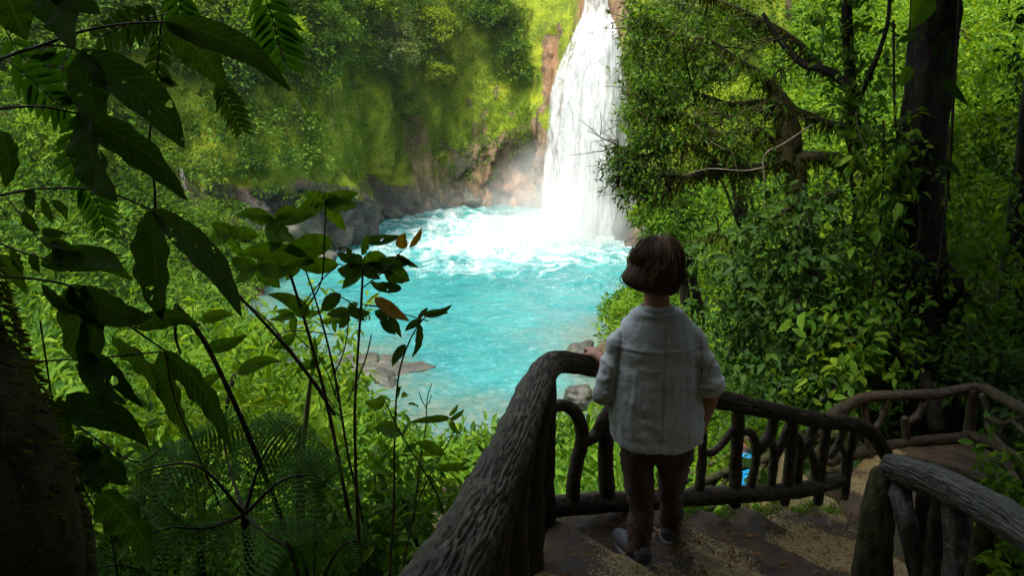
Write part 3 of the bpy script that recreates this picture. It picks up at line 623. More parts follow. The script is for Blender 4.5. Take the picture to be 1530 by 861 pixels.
# left trunk, dark, at the frame's bottom left corner
b0 = P(-80, 900, 1.25); root = thing('mossy_tree', 'black mossy trunk filling the bottom left corner of the view', 'tree', b0)
tb = MB(); pts = [(-30, 1150, 1.2), (-25, 861, 1.15), (-60, 700, 1.2), (-110, 560, 1.3), (-150, 440, 1.35), (-230, 200, 1.4), (-300, -100, 1.4), (-400, -500, 1.5)]
c = [P(*q) for q in pts]; tube(tb, c, [.20, .175, .16, .15, .14, .14, .13, .12], 40, 90, bark=.10, bf=8, seed=2)
top = c[-1]+np.array([-1, -1, 3.0]); tube(tb, [c[-1], (c[-1]+top)/2, top], [.12, .15, .1], 12, 10)
for e in [(-6, -4, 5.6), (-2, -6, 6), (-5, 3, 5.4), (1, -2, 6.3), (0, 3, 6)]: tube(tb, [top, (top+np.array(e))/2+UP*.3, e], [.09, .07, .02], 6, 10)
obj('trunk', tb, BK_mossy, root)
mb = MB(); k = 5200; cc = spline(np.array(c[:6]), k); a_ = RNG.uniform(0, 2*PI, k); T_, N_, B_ = frames(cc); o_ = np.cos(a_)[:, None]*N_+np.sin(a_)[:, None]*B_
leaves(mb, cc+o_*.155, nrm(o_-UP*.8+rdir(k)*.5), rdir(k), RNG.uniform(.01, .03, k), .006)
obj('moss', mb, LM_moss, root)
shade_canopy(root, [(-13, .5, -13, 2.0, 3.6, 6.6), (.5, 4, -13, 2.4, 4.4, 7.2)], 10500, LM_dark)  # overhead slab put in to keep the foreground dark
# big dark trunk on the right
def rtree(label, pts, rads, mat, seg=28, nn=80, bark=.12, name='jungle_tree', seed=4, roots=()):
    c = [P(*q) for q in pts]; root = thing(name, label, 'tree', c[0]); tb = MB()
    tube(tb, c, rads, seg, nn, bark=bark, bf=7, seed=seed)
    for r_ in roots: tube(tb, [P(*q[:3]) for q in r_], [q[3] for q in r_], 12, 24, bark=.12, seed=seed+1)
    obj('trunk', tb, mat, root); return root, c
root, ct = rtree('massive black trunk with flared base behind the far railing', [(1372, 640, 7.6), (1368, 580, 7.6), (1366, 480, 7.6), (1368, 400, 7.6), (1366, 330, 7.6), (1378, 200, 7.5), (1394, 60, 7.5), (1400, -40, 7.4), (1390, -400, 7.4)],
                 [.62, .46, .36, .31, .27, .23, .215, .22, .22], BK_tree, 44, 150, .14, 'giant_tree', 4,
                 [[(1318, 478, 7.2, .05), (1350, 525, 7.0, .06), (1392, 588, 6.7, .08), (1400, 640, 6.6, .08)],
                  [(1400, 400, 7.5, .12), (1428, 432, 7.4, .14), (1432, 470, 7.4, .12), (1410, 520, 7.4, .1)],
                  [(1330, 560, 7.5, .13), (1300, 600, 7.2, .10), (1285, 640, 7.1, .08)], [(1400, 540, 7.5, .15), (1440, 590, 7.2, .12), (1470, 640, 7.1, .08)]])
top = ct[-1]; tb = MB()
for e in [(2, 2, 5), (6, 3, 5), (8, 8, 5.5), (4, -3, 6)]: tube(tb, [top, (top+np.array(e))/2+UP*.4, e], [.2, .13, .03], 8, 12)
obj('limb', tb, BK_tree, root)
shade_canopy(root, [(1.2, 9, -10, 2, 4.0, 6.8), (2.0, 8.5, 2, 10, 2.8, 5.4)], 10500, LM_dark)  # added slab, placed so its shade covers path and right slope
root, c_ = rtree('second dark trunk cut off by the right frame edge', [(1500, 640, 7.9), (1508, 520, 7.9), (1520, 420, 7.9), (1535, 300, 7.9), (1560, 100, 7.8), (1600, -200, 7.8)], [.26, .22, .19, .17, .16, .16], BK_tree, 24, 60, .14, 'jungle_tree', 6)
mb = MB(); k = 500; pp = P(1600, 60, 8.0)+RNG.normal(size=(k, 3))*np.array([.2, .3, .7]); sprays(mb, pp, rdir(k), .09, 5); obj('crown', mb, LM_dark, root)
root, c_ = rtree('slender dark trunk standing left of the massive trunk', [(1255, 640, 8), (1262, 560, 8), (1276, 480, 8), (1283, 400, 8), (1282, 300, 8), (1278, 220, 8), (1271, 130, 8), (1266, 40, 8), (1262, -80, 8)], [.10, .075, .07, .065, .07, .075, .06, .055, .05], BK_tree, 16, 90, .12, 'slender_tree', 8,
                 [[(1271, 130, 8, .05), (1235, 105, 8.1, .045), (1200, 95, 8.2, .04), (1165, 60, 8.3, .03), (1140, 20, 8.3, .02)], [(1275, 160, 8, .04), (1300, 110, 7.8, .03), (1325, 40, 7.7, .02), (1330, -20, 7.7, .02)]])
mb = MB(); k = 900; cc = spline(np.array(c_), k)+RNG.normal(size=(k, 3))*np.array([.22, .2, .06]); sel = (RNG.random(k) < .6); sprays(mb, cc[sel], rdir(sel.sum()), .085, 5, tpl=L8, asp=.5); obj('foliage', mb, LM_right, root)
# spreading mossy tree: branches hang left over the pool
BR = [[(1292, 250, 8, .07), (1235, 235, 8.2, .065), (1180, 236, 8.4, .06), (1125, 252, 8.6, .05), (1080, 250, 8.8, .045), (1030, 262, 9, .035), (985, 262, 9.2, .02), (945, 250, 9.3, .012)],
      [(1280, 190, 8.1, .05), (1240, 185, 8.3, .045), (1190, 165, 8.5, .045), (1140, 152, 8.7, .035), (1090, 155, 8.9, .03), (1040, 140, 9, .02), (990, 148, 9.2, .015), (950, 130, 9.3, .008)],
      [(1125, 252, 8.6, .05), (1085, 222, 8.7, .03), (1060, 190, 8.8, .022), (1010, 170, 9, .014), (960, 180, 9.1, .008)],
      [(1080, 250, 8.8, .04), (1040, 220, 8.9, .03), (1000, 215, 9.1, .02), (960, 232, 9.2, .012), (920, 215, 9.3, .006)],
      [(1190, 165, 8.5, .035), (1150, 120, 8.5, .03), (1105, 90, 8.6, .022), (1060, 60, 8.8, .016), (1010, 50, 9, .01), (965, 25, 9.2, .006)],
      [(1235, 110, 8.2, .04), (1200, 70, 8.3, .03), (1160, 40, 8.4, .022), (1100, 10, 8.5, .015), (1040, -10, 8.6, .01)],
      [(1180, 236, 8.4, .045), (1150, 205, 8.4, .03), (1120, 190, 8.5, .02), (1075, 200, 8.6, .015), (1035, 185, 8.7, .01)],
      [(1250, 290, 8.1, .04), (1200, 300, 8.3, .03), (1150, 330, 8.5, .02), (1110, 352, 8.7, .014), (1060, 348, 8.9, .008)],
      [(1030, 262, 9, .02), (1000, 285, 9.1, .014), (960, 285, 9.2, .01), (920, 262, 9.3, .005)],
      [(1175, 245, 8.4, .12), (1178, 200, 8.4, .14), (1165, 160, 8.4, .10), (1150, 120, 8.4, .05)],
      [(1190, 230, 8.4, .12), (1192, 300, 8.4, .11), (1215, 400, 8.3, .11), (1238, 500, 8.2, .12), (1240, 590, 8.1, .14), (1238, 650, 8.1, .16)]]
root = thing('mossy_tree', 'tree with moss draped boughs reaching left towards the waterfall', 'tree', P(1238, 650, 8.1))
tb = MB(); tw = tb; ms = MB(); tips = []
for bi, b in enumerate(BR):
    pts = [P(*q[:3]) for q in b]; r = [q[3] for q in b]; s = tube(tb, pts, r, 14, len(b)*10, bark=.18, seed=bi)
    k = int(2600*np.mean(r)/.05*len(b)/8); u = RNG.integers(0, len(s), k); rr = np.interp(u, np.linspace(0, len(s), len(r)), r)
    o_ = rdir(k); p_ = s[u]+o_*rr[:, None]*.9; ln = (RNG.exponential(.045, k)+.015)*(.6 if bi > 8 else 1)
    leaves(ms, p_, nrm(-UP*1.1+rdir(k)*.5+o_*.4), rdir(k), ln, RNG.uniform(.004, .011, k))
    for q in range(int(len(b)*3.2)):                       # longer moss beards
        c0 = s[RNG.integers(len(s)//6, len(s))]; kk = 26; L_ = RNG.uniform(.1, .35)
        hh = RNG.random(kk)[:, None]; leaves(ms, c0-UP*hh*L_+RNG.normal(size=(kk, 3))*.022, nrm(-UP+rdir(kk)*.35), rdir(kk), .06, .008)
    for q in range(13 if bi < 9 else 4):
        i0 = RNG.integers(len(s)//5, len(s)); p0 = s[i0]; side = rdir(1)[0]*np.array([1, .7, .6]); L_ = RNG.uniform(.3, .95)
        L_ = L_*(.4 if PJ(p0)[0] < 1000 else 1); dirv = nrm(side+np.array([-.55, .1, .12])); pm = p0+dirv*L_*.5+rdir(1)[0]*.07; pe = p0+dirv*L_+rdir(1)[0]*.1-UP*.08
        ts = tube(tw, [p0, pm, pe], [.011, .008, .003], 5, 9); tips += list(ts[3:])
        for h in range(3):
            p1 = ts[RNG.integers(3, 8)]; d1 = nrm(dirv+rdir(1)[0]*.9); t1 = tube(tw, [p1, p1+d1*.14+rdir(1)[0]*.02, p1+d1*.32], [.005, .004, .002], 4, 6); tips += list(t1[2:])
obj('trunk', tb, BK_mossy, root); obj('moss', ms, LM_moss, root)
tips = np.array(tips); k = RNG.choice(len(tips), int(len(tips)*.85)); mb = MB()
wgt = ss(1270, 960, PJ(tips[k])[0]); tpx, tpy = PJ(tips[k]); keep = (RNG.random(len(k)) < .25+.75*wgt) & (tpx > np.interp(tpy, [-100, 200, 235, 285, 300], [938, 938, 892, 892, 940]))
sprays(mb, tips[k][keep]+rdir(keep.sum())*.03, nrm(rdir(keep.sum())-UP*.2), RNG.uniform(.045, .085, keep.sum()), 4, tpl=L4, asp=.4, spread=1.3)
pp, _ = None, None
for (a, b, Yd, r, n_) in [(945, 25, 9.4, .42, 110), (968, 95, 9.4, .42, 90), (950, 165, 9.4, .22, 40), (930, 238, 9.3, .22, 50), (990, 40, 9.2, .6, 110), (1010, 110, 9.1, .5, 80), (985, 200, 9.2, .4, 70), (960, 280, 9.2, .35, 60), (1060, 20, 8.9, .6, 80)]:
    q_ = P(a, b, Yd)+rdir(n_)*r*(RNG.random((n_, 1))**.5); tpx, tpy = PJ(q_); q_ = q_[tpx > np.interp(tpy, [-100, 200, 235, 285, 300], [932, 932, 892, 892, 940])+RNG.normal(size=n_)*9]; n_ = len(q_); sprays(mb, q_, rdir(n_), .07, 7, asp=.42)
obj('foliage', mb, LM_lush, root)
# leafy climbers in the shade of the big trees
def climber(label, pts, n, mat, size, rad, per=5, name='climbing_vine', tpl=L8, asp=.5, cat='vine', stemr=.012, stemmat=None):
    c = np.array([P(*q) for q in pts]); root = thing(name, label, cat, c[0]); tb = MB(); s = tube(tb, c, stemr, 6, 60); obj('stem', tb, stemmat or BK_tree, root)
    u = RNG.integers(0, len(s), n); p_ = s[u]+np.clip(RNG.normal(size=(n, 3)), -1.7, 1.7)*np.asarray(rad); mb = MB()
    sprays(mb, p_, nrm(rdir(n)+np.array([0, -.6, -.2])), size*RNG.uniform(.6, 1.4, n), per, tpl=tpl, asp=asp, spread=1.5); obj('leaves', mb, mat, root); return root
climber('thick curtain of leaves hanging left of the slender trunk', [(1200, 300, 7.7), (1190, 400, 7.6), (1200, 500, 7.4), (1225, 590, 7.2)], 560, LM_dark, .10, (.38, .3, .25))
climber('leafy climber between slender and massive trunk', [(1320, 180, 7.4), (1318, 300, 7.3), (1305, 420, 7.2), (1290, 540, 7.0)], 260, LM_right, .10, (.2, .2, .22))
climber('leafy climber wrapped round the massive trunk', [(1335, 30, 7.2), (1340, 200, 7.2), (1375, 330, 7.1), (1335, 480, 7.0)], 14, LM_dark, .11, (.2, .06, .3))
climber('large leaved creeper low between trunks behind the far railing', [(1260, 480, 7.1), (1290, 540, 6.9), (1225, 600, 6.8)], 90, LM_right, .13, (.3, .2, .15))
climber('dark bushy climber right of the slope, above the railing posts', [(1120, 380, 8.4), (1130, 480, 8.0), (1150, 560, 7.6)], 380, LM_dark, .095, (.38, .3, .28))
climber('shaded shrub growing beside the right frame edge', [(1480, 330, 7.6), (1460, 430, 7.4), (1500, 520, 7.0)], 340, LM_right, .10, (.4, .3, .3), name='understory_shrub', cat='shrub')
climber('low dark shrub behind the far railing at right', [(1420, 520, 6.9), (1480, 560, 6.7), (1530, 600, 6.4)], 240, LM_dark, .09, (.25, .2, .15), name='understory_shrub', cat='shrub')
climber('small fern shrub at the right edge below the near handrail', [(1515, 690, 3.2), (1535, 740, 3.1), (1520, 800, 2.9)], 90, LM_right, .06, (.10, .08, .1), name='understory_shrub', cat='shrub')
climber('fresh fern tuft in the bottom right corner', [(1500, 835, 2.4), (1525, 850, 2.4), (1545, 870, 2.4)], 60, LM_bright, .05, (.05, .04, .04), name='understory_shrub', cat='shrub')
# hanging liana with withered leaves
root = thing('liana', 'thin liana with curled dark leaves hanging right of the massive trunk', 'vine', P(1425, 0, 6.8)); tb = MB()
tube(tb, [P(*q) for q in [(1437, -60, 6.8), (1430, 60, 6.8), (1424, 160, 6.8), (1420, 240, 6.8), (1412, 320, 6.8), (1400, 420, 6.8)]], .014, 6, 60, bark=.2)
tube(tb, [P(*q) for q in [(1418, 190, 6.8), (1414, 250, 6.8), (1420, 300, 6.8)]], .01, 6, 20); obj('stem', tb, BK_tree, root)
def bigleaf(mb, path, w, cup=.18, wave=.0, nn=26, seed=0, tipq=.75, face=None):
    """one large leaf along a 3-D path (rows x,y,z), width w metres, 9 vertices across, midrib groove"""
    c = spline(np.asarray(path, float), nn); T = nrm(np.gradient(c, axis=0)); f = np.array([0.25, -1, .15]) if face is None else np.asarray(face, float)
    f = nrm(f-T*(T@f)[:, None]); B = np.cross(T, f); u = np.linspace(0, 1, nn)
    prof = (np.sin(PI*np.clip(u, 0, 1)**tipq)**.8)*np.where(u > .97, .6, 1); prof = np.maximum(prof, .015)
    s = np.linspace(-1, 1, 9); ed = 1+.04*fbm(np.stack([u*7, u*0+seed, u*0], -1), 2, seed)
    V = c[:, None, :]+B[:, None, :]*(s[None, :, None]*(prof*ed)[:, None, None]*w/2)
    up = cup*w*(np.abs(s)**1.4)[None, :]*prof[:, None]*.8+wave*w*np.sin(u*26+seed)[:, None]*(np.abs(s)**2)[None, :]*prof[:, None]*.25-.02*w*(np.abs(s) < .1)[None, :]
    V = V+f[:, None, :]*up[..., None]
    i, j = np.meshgrid(np.arange(nn-1), np.arange(8), indexing='ij')
    mb.add(V.reshape(-1, 3), q=np.stack([i*9+j, i*9+j+1, (i+1)*9+j+1, (i+1)*9+j], -1).reshape(-1, 4), at=np.stack([np.repeat(u, 9), np.tile(s, nn)], -1))
for pts, w in (([(1406, 118, 6.8), (1420, 135, 6.78), (1446, 157, 6.75)], .10), ([(1400, 246, 6.8), (1415, 248, 6.78), (1436, 263, 6.75)], .08), ([(1417, 60, 6.8), (1416, 80, 6.8), (1412, 100, 6.8)], .05)):
    mb = MB(); bigleaf(mb, [P(*q) for q in pts], w, .5); obj('withered_leaf', mb, LM_dark, root)
# bromeliads on the boughs
def bromeliad(c, r, n, label, mat=LM_young):
    c = np.asarray(c); root = thing('bromeliad', label, 'bromeliad', c, None); mb = MB()
    for k in range(n):
        a = k*2.4; e = RNG.uniform(.2, 1.3); d = np.array([math.cos(a)*math.cos(e), math.sin(a)*math.cos(e), math.sin(e)]); L_ = r*RNG.uniform(.7, 1.1)
        bigleaf(mb, [c, c+d*L_*.5+UP*L_*.12, c+d*L_-UP*L_*.2], r*.13, .5, 0, 10, k, .55, face=(-d[0]*.3, -d[1]*.3-.3, 1))
    obj('rosette', mb, mat, root); return root
bromeliad(P(1130, 125, 8.3), .22, 22, 'spiky bromeliad perched on the upper mossy bough'); bromeliad(P(1268, 165, 7.6), .27, 26, 'largest bromeliad, fixed to the slender dark trunk')
bromeliad(P(1216, 40, 8.0), .18, 16, 'small bromeliad clump high among the moss boughs')
# pale hooked dead branch
root = thing('dead_branch', 'pale crooked dead branch hanging under the mossy boughs', 'branch', P(1142, 230, 8.0)); tb = MB()
tube(tb, [P(*q) for q in [(1215, 185, 8.0), (1170, 215, 8.0), (1148, 226, 8.0), (1140, 243, 8.0), (1143, 280, 8.0), (1141, 345, 8.0)]], [.008, .010, .011, .011, .007, .003], 6, 40)
tube(tb, [P(*q) for q in [(1142, 250, 8.0), (1110, 255, 8.1), (1060, 252, 8.2), (1020, 262, 8.3)]], [.009, .007, .005, .002], 5, 24); obj('wood', tb, BK_dead, root)
root = thing('dead_branch', 'short pale twig dangling beneath the large bromeliad', 'branch', P(1280, 170, 7.5)); tb = MB()
tube(tb, [P(*q) for q in [(1279, 168, 7.5), (1284, 200, 7.5), (1294, 225, 7.5), (1290, 255, 7.5), (1303, 262, 7.5)]], [.008, .01, .008, .006, .003], 6, 30); obj('wood', tb, BK_dead, root)
# large pale veined leaf at the top of the big trunk
root = thing('broadleaf_creeper', 'two large pale green leaves on the massive trunk near the top', 'creeper', P(1375, 0, 6.7))
for pts, w in (([(1388, -14, 6.7), (1374, 10, 6.65), (1362, 42, 6.6)], .24), ([(1362, 100, 6.6), (1352, 112, 6.6), (1345, 130, 6.6)], .12)):
    mb = MB(); bigleaf(mb, [P(*q) for q in pts], w, .2); obj('leaf', mb, LM_young, root)
tb = MB(); tube(tb, [P(1400, -60, 6.75), P(1388, -10, 6.72), P(1365, 95, 6.65)], .006, 5, 12); obj('stem', tb, BK_tree, root)
# ------------------------------------------------------------------ steps and landing
dS = nrm(np.array([.76, .65])); eS = np.array([-dS[1], dS[0]])
LR = [(P(520, 1300, .75)), P(680, 900, 1.1), P(735, 740, 1.9), P(780, 620, 2.7), P(815, 552, 3.28)]    # left handrail line in plan
def stepz(x, y, seed=0):
    s = x*dS[0]+y*dS[1]; t = x*eS[0]+y*eS[1]
    q = np.stack([x*1.0, y*1.0, x*0], -1); s = s+.07*fbm(q*1.6, 3, 51)+.03*fbm(q*5, 2, 52)
    z = -2.15+0*s
    edges = [2.36, 2.80, 3.06, 3.34, 3.62, 3.90, 4.18, 4.46]; drops = [.10, .09, .08, .08, .08, .08, .08, .08]
    for e, d_ in zip(edges, drops): z = z-d_*ss(e-.012, e+.035, s)
    rim = np.zeros_like(s)
    for e in edges: rim = rim+.022*np.exp(-((s-e+.03)/.035)**2)
    up = np.clip(2.3-y, 0, None); z = z+.16*np.floor(up/.34+.5*0)*1.0
    z = z+rim+.012*fbm(q*9, 4, 53)+.012*fbm(q*26, 3, 54)+.03*fbm(q*2, 3, 55)
    return z, s
gxx = np.arange(-.55, 2.9, .0125); gyy = np.arange(.2, 5.3, .0125); X, Y = np.meshgrid(gxx, gyy); Z, SS_ = stepz(X, Y)
lx = np.interp(Y, [p[1] for p in LR], [p[0] for p in LR])+.02
FRL = [P(800, 770, 3.35), P(835, 757, 3.42), P(930, 752, 3.55), P(1060, 744, 3.75), P(1190, 735, 4.02), P(1262, 717, 4.2), P(1290, 712, 4.25)]
fy = np.interp(X, [p[0] for p in FRL], [p[1] for p in FRL])+.13+.03*fbm(np.stack([X*4, Y*4, X*0], -1), 3, 57)
ly = lx+.04*fbm(np.stack([X*4, Y*4, X*0], -1), 3, 58)
out_ = np.maximum(ss(.0, .10, ly-X), ss(0, .12, Y-fy)*ss(2.05, 1.95, X)); out_ = np.maximum(out_, ss(2.1, 2.25, X)*ss(3.6, 3.7, Y)); Z = Z-out_*.75
lich = fbm(np.stack([(X*dS[0]+Y*dS[1])*4.2, (X*eS[0]+Y*eS[1])*1.3, X*0], -1), 4, 141)*1.1+.5*fbm(np.stack([X*5, Y*5, X*0], -1), 3, 142)
mb = MB(); ny, nx = X.shape; i, j = np.meshgrid(np.arange(ny-1), np.arange(nx-1), indexing='ij')
mb.add(np.stack([X, Y, Z], -1), q=np.stack([i*nx+j, i*nx+j+1, (i+1)*nx+j+1, (i+1)*nx+j], -1).reshape(-1, 4))
m, nt, out = M('path_concrete')
li = attr(nt, 'lichen'); a = noise(nt, 6, 7, .65); b = noise(nt, 70, 4, .8); c3 = noise(nt, 2.0, 4)
c = ramp(nt, a, [(.3, (.022, .013, .006)), (.7, (.12, .075, .038))])
mk = ramp(nt, math_(nt, 'ADD', li, math_(nt, 'MULTIPLY', math_(nt, 'SUBTRACT', b, .5), .95)), [(.50, 0), (.56, 1)])
c = mix(nt, mk, c, ramp(nt, b, [(.35, (.09, .06, .024)), (.5, (.30, .22, .085)), (.68, (.50, .41, .19))]))
c = mix(nt, ramp(nt, c3, [(.6, 0), (.75, .5)]), c, (.06, .075, .015))
p = N(nt, 'BsdfPrincipled'); lk(nt, c, p.inputs[0]); lk(nt, ramp(nt, a, [(.35, .38), (.65, .9)]), p.inputs['Roughness']); p.inputs['Specular IOR Level'].default_value = .5
lk(nt, bump(nt, math_(nt, 'ADD', a, b), .9, .012), p.inputs['Normal']); lk(nt, p.outputs[0], out.inputs[0]); MT_path = m
tag(obj('path', mb, m, attrs={'lichen': .475+lich*.6}), 'worn brown steps blotched with sandy lichen winding down', 'path', kind='structure')
# landing further down, right
LP = [P(1258, 752, 4.75), P(1262, 700, 5.0), P(1290, 676, 5.45), P(1430, 657, 5.75), P(1560, 700, 5.2), P(1640, 760, 4.6), P(1480, 850, 3.9)]
gxx = np.arange(1.9, 5.2, .02); gyy = np.arange(3.7, 6.3, .02); X, Y = np.meshgrid(gxx, gyy)
def inpoly(X, Y, poly):
    r = np.zeros(X.shape, bool); n_ = len(poly)
    for k in range(n_):
        x0, y0 = poly[k][:2]; x1, y1 = poly[(k+1) % n_][:2]; c_ = ((y0 > Y) != (y1 > Y)) & (X < (x1-x0)*(Y-y0)/(y1-y0+1e-9)+x0); r ^= c_
    return r
q = np.stack([X, Y, X*0], -1); Z = -2.93+.05*fbm(q*2.2, 3, 151)+.02*fbm(q*12, 3, 152)-.05*ss(0, 1, X-2.2)*0
Z = Z-.8*(~inpoly(X, Y, LP)); lich = fbm(q*1.5+4, 4, 153)+.5*fbm(q*5, 3, 154)
mb = MB(); ny, nx = X.shape; i, j = np.meshgrid(np.arange(ny-1), np.arange(nx-1), indexing='ij')
mb.add(np.stack([X, Y, Z], -1), q=np.stack([i*nx+j, i*nx+j+1, (i+1)*nx+j+1, (i+1)*nx+j], -1).reshape(-1, 4))
tag(obj('path_landing', mb, MT_path, attrs={'lichen': .475+lich*.6}), 'lower landing of the path inside the far railing', 'path', kind='structure')
# fallen leaves on the path
mb = MB(); n_ = 1100; x = RNG.uniform(.1, 2.4, n_); y = RNG.uniform(2.0, 4.2, n_); z, _ = stepz(x, y); k = (y < np.interp(x, [p[0] for p in FRL], [p[1] for p in FRL])-.02) & (x > np.interp(y, [p[1] for p in LR], [p[0] for p in LR])+.12)
pos = np.stack([x, y, z+.012], -1)[k]; d = rdir(len(pos)); d[:, 2] *= .15; leaves(mb, pos, d, nrm(UP+rdir(len(pos))*.3), RNG.uniform(.015, .04, len(pos)), .016, L8)
tag(obj('leaf_litter', mb, leafmat('litter', [(0, (.08, .03, .012)), (.5, (.22, .11, .03)), (1, (.35, .2, .05))], .1, .7)), 'small dead leaves scattered over the steps', 'leaf litter', kind='stuff')
# ------------------------------------------------------------------ log railings
def px_tube(mb, rows, seg=20, nn=None, **k): return tube(mb, [P(*q[:3]) for q in rows], [q[3] for q in rows], seg, nn or len(rows)*14, **k)
root = thing('log_railing', 'bark textured log railing whose bent corner the woman rests her hand on', 'railing', P(835, 760, 3.42))
mb = MB(); px_tube(mb, [(420, 1500, .62, .075), (600, 1000, .95, .072), (655, 880, 1.15, .070), (720, 760, 1.60, .066), (775, 640, 2.25, .064), (800, 580, 2.85, .062), (822, 546, 3.22, .060), (850, 541, 3.36, .052), (885, 547, 3.44, .050), (930, 556, 3.52, .050), (985, 572, 3.62, .050), (1065, 595, 3.75, .050), (1130, 609, 3.88, .050), (1190, 622, 4.02, .048), (1240, 630, 4.15, .047), (1282, 636, 4.25, .046), (1308, 655, 4.3, .044), (1330, 690, 4.3, .040)], 128, 1100, bark=.17, bf=13, bl=1.1, seed=12)
obj('handrail', mb, BK_rail, root)
mb = MB(); px_tube(mb, [(805, 770, 3.32, .05), (835, 757, 3.42, .055), (930, 750, 3.55, .055), (1060, 742, 3.75, .052), (1190, 733, 4.02, .050), (1258, 717, 4.2, .046)], 32, 200, bark=.12, seed=14); obj('bottom_rail', mb, BK_rail, root)
def yl(x): return float(np.interp(x, [800, 835, 930, 1060, 1190, 1262, 1290], [3.25, 3.42, 3.55, 3.75, 4.02, 4.2, 4.26]))
POSTS = [[(816, 560, .048), (813, 680, .052), (815, 800, .055)], [(818, 612, .03), (842, 606, .032), (862, 620, .034), (870, 655, .037), (858, 710, .037), (856, 752, .04)],
 [(925, 590, .03), (903, 625, .034), (890, 650, .034), (872, 662, .034)], [(906, 625, .042), (905, 690, .042), (908, 750, .046)],
 [(1050, 610, .022), (1049, 680, .026), (1045, 738, .030)], [(1104, 605, .038), (1100, 680, .037), (1098, 755, .038)],
 [(1096, 640, .02), (1080, 663, .022), (1065, 676, .022), (1050, 678, .02)], [(1106, 646, .02), (1124, 650, .024), (1130, 680, .026), (1120, 735, .026)],
 [(1158, 618, .032), (1150, 650, .032), (1133, 676, .030)], [(1150, 655, .02), (1157, 680, .026), (1150, 738, .028)],
 [(1184, 625, .034), (1180, 690, .034), (1172, 752, .034)], [(1178, 640, .028), (1165, 670, .028), (1152, 700, .02)], [(1186, 648, .022), (1196, 668, .026), (1190, 735, .026)],
 [(1218, 632, .032), (1208, 660, .034), (1196, 684, .03)], [(1207, 665, .02), (1216, 690, .026), (1222, 735, .028)], [(1236, 632, .03), (1228, 690, .032), (1222, 752, .032)],
 [(1262, 638, .024), (1252, 665, .024), (1240, 684, .02)], [(1256, 665, .016), (1262, 685, .018), (1258, 716, .02)], [(1277, 640, .03), (1268, 690, .028), (1262, 745, .026)]]
for k, b in enumerate(POSTS):
    mb = MB(); px_tube(mb, [(q[0], q[1], yl(q[0]), q[2]) for q in b], 18, 44, bark=.15, seed=20+k, knots=1); obj('post', mb, BK_rail, root)
for k, b in enumerate([[(795, 600, 2.75, .05), (775, 720, 2.72, .05), (768, 900, 2.7, .055)], [(810, 575, 3.0, .05), (797, 700, 2.98, .055), (795, 880, 2.95, .055)], [(778, 640, 2.35, .05), (768, 700, 2.3, .045), (740, 810, 2.2, .05), (735, 960, 2.15, .05)], [(735, 735, 1.8, .05), (735, 800, 1.85, .045), (720, 900, 1.8, .04), (710, 1050, 1.8, .05)]]):
    mb = MB(); px_tube(mb, b, 24, 60, bark=.16, seed=50+k, knots=1); obj('post', mb, BK_rail, root)
# near right handrail
root = thing('log_railing', 'wet grey bark handrail rising to the right at the bottom right', 'railing', P(1340, 900, 2.9))
mb = MB(); px_tube(mb, [(1330, 700, 3.02, .058), (1345, 702, 2.96, .064), (1400, 722, 2.75, .066), (1470, 755, 2.48, .066), (1540, 798, 2.22, .066), (1640, 860, 1.95, .066), (1800, 980, 1.65, .066)], 128, 520, bark=.17, bf=13, bl=1.1, seed=71); obj('handrail', mb, BK_wet, root)
for k, b in enumerate([[(1318, 705, 3.02, .05), (1310, 780, 2.95, .075), (1300, 900, 2.9, .09)], [(1342, 706, 3.0, .045), (1352, 770, 2.85, .042), (1366, 830, 2.8, .045), (1395, 930, 2.75, .05)], [(1385, 720, 2.86, .035), (1378, 775, 2.95, .035), (1370, 860, 2.95, .035)], [(1412, 730, 2.74, .035), (1398, 800, 2.76, .035), (1390, 900, 2.7, .035)], [(1428, 738, 2.68, .055), (1432, 810, 2.62, .055), (1432, 930, 2.5, .06)], [(1480, 762, 2.5, .035), (1460, 850, 2.5, .04), (1450, 930, 2.45, .04)]]):
    mb = MB(); px_tube(mb, b, 26, 60, bark=.16, bl=1.2, seed=80+k, knots=1); obj('post', mb, BK_wet if k in (1, 2, 4) else BK_mossy, root)
root = thing('log_railing', 'short black log rail behind the wet grey handrail', 'railing', P(1490, 760, 3.5))
mb = MB(); px_tube(mb, [(1345, 692, 3.65, .045), (1400, 705, 3.6, .05), (1460, 722, 3.55, .05), (1492, 738, 3.5, .055), (1492, 775, 3.5, .05), (1488, 860, 3.5, .05)], 26, 110, bark=.14, seed=91); obj('handrail', mb, BK_mossy, root)
mb = MB(); px_tube(mb, [(1380, 705, 3.6, .035), (1378, 780, 3.6, .035), (1376, 870, 3.6, .04)], 16, 30, bark=.14, seed=92); obj('post', mb, BK_mossy, root)
# far railing round the landing
root = thing('log_railing', 'reddish log railing round the lower landing in front of the big trunk', 'railing', P(1290, 675, 5.45))
mb = MB(); px_tube(mb, [(1215, 650, 5.0, .045), (1245, 620, 5.2, .045), (1290, 596, 5.45, .044), (1340, 592, 5.55, .044), (1400, 589, 5.7, .044), (1462, 580, 5.8, .044), (1500, 597, 5.4, .044), (1550, 625, 4.95, .045), (1640, 680, 4.4, .045)], 28, 240, bark=.12, seed=101); obj('handrail', mb, BK_rail, root)
mb = MB(); px_tube(mb, [(1240, 690, 5.2, .045), (1290, 676, 5.45, .045), (1360, 662, 5.6, .045), (1430, 655, 5.7, .045), (1450, 650, 5.75, .045)], 22, 90, bark=.12, seed=102); obj('bottom_rail', mb, BK_rail, root)
mb = MB(); px_tube(mb, [(1450, 650, 5.75, .04), (1490, 668, 5.4, .04), (1540, 698, 5.0, .04), (1620, 750, 4.5, .04)], 22, 90, bark=.12, seed=103); obj('bottom_rail', mb, BK_rail, root)
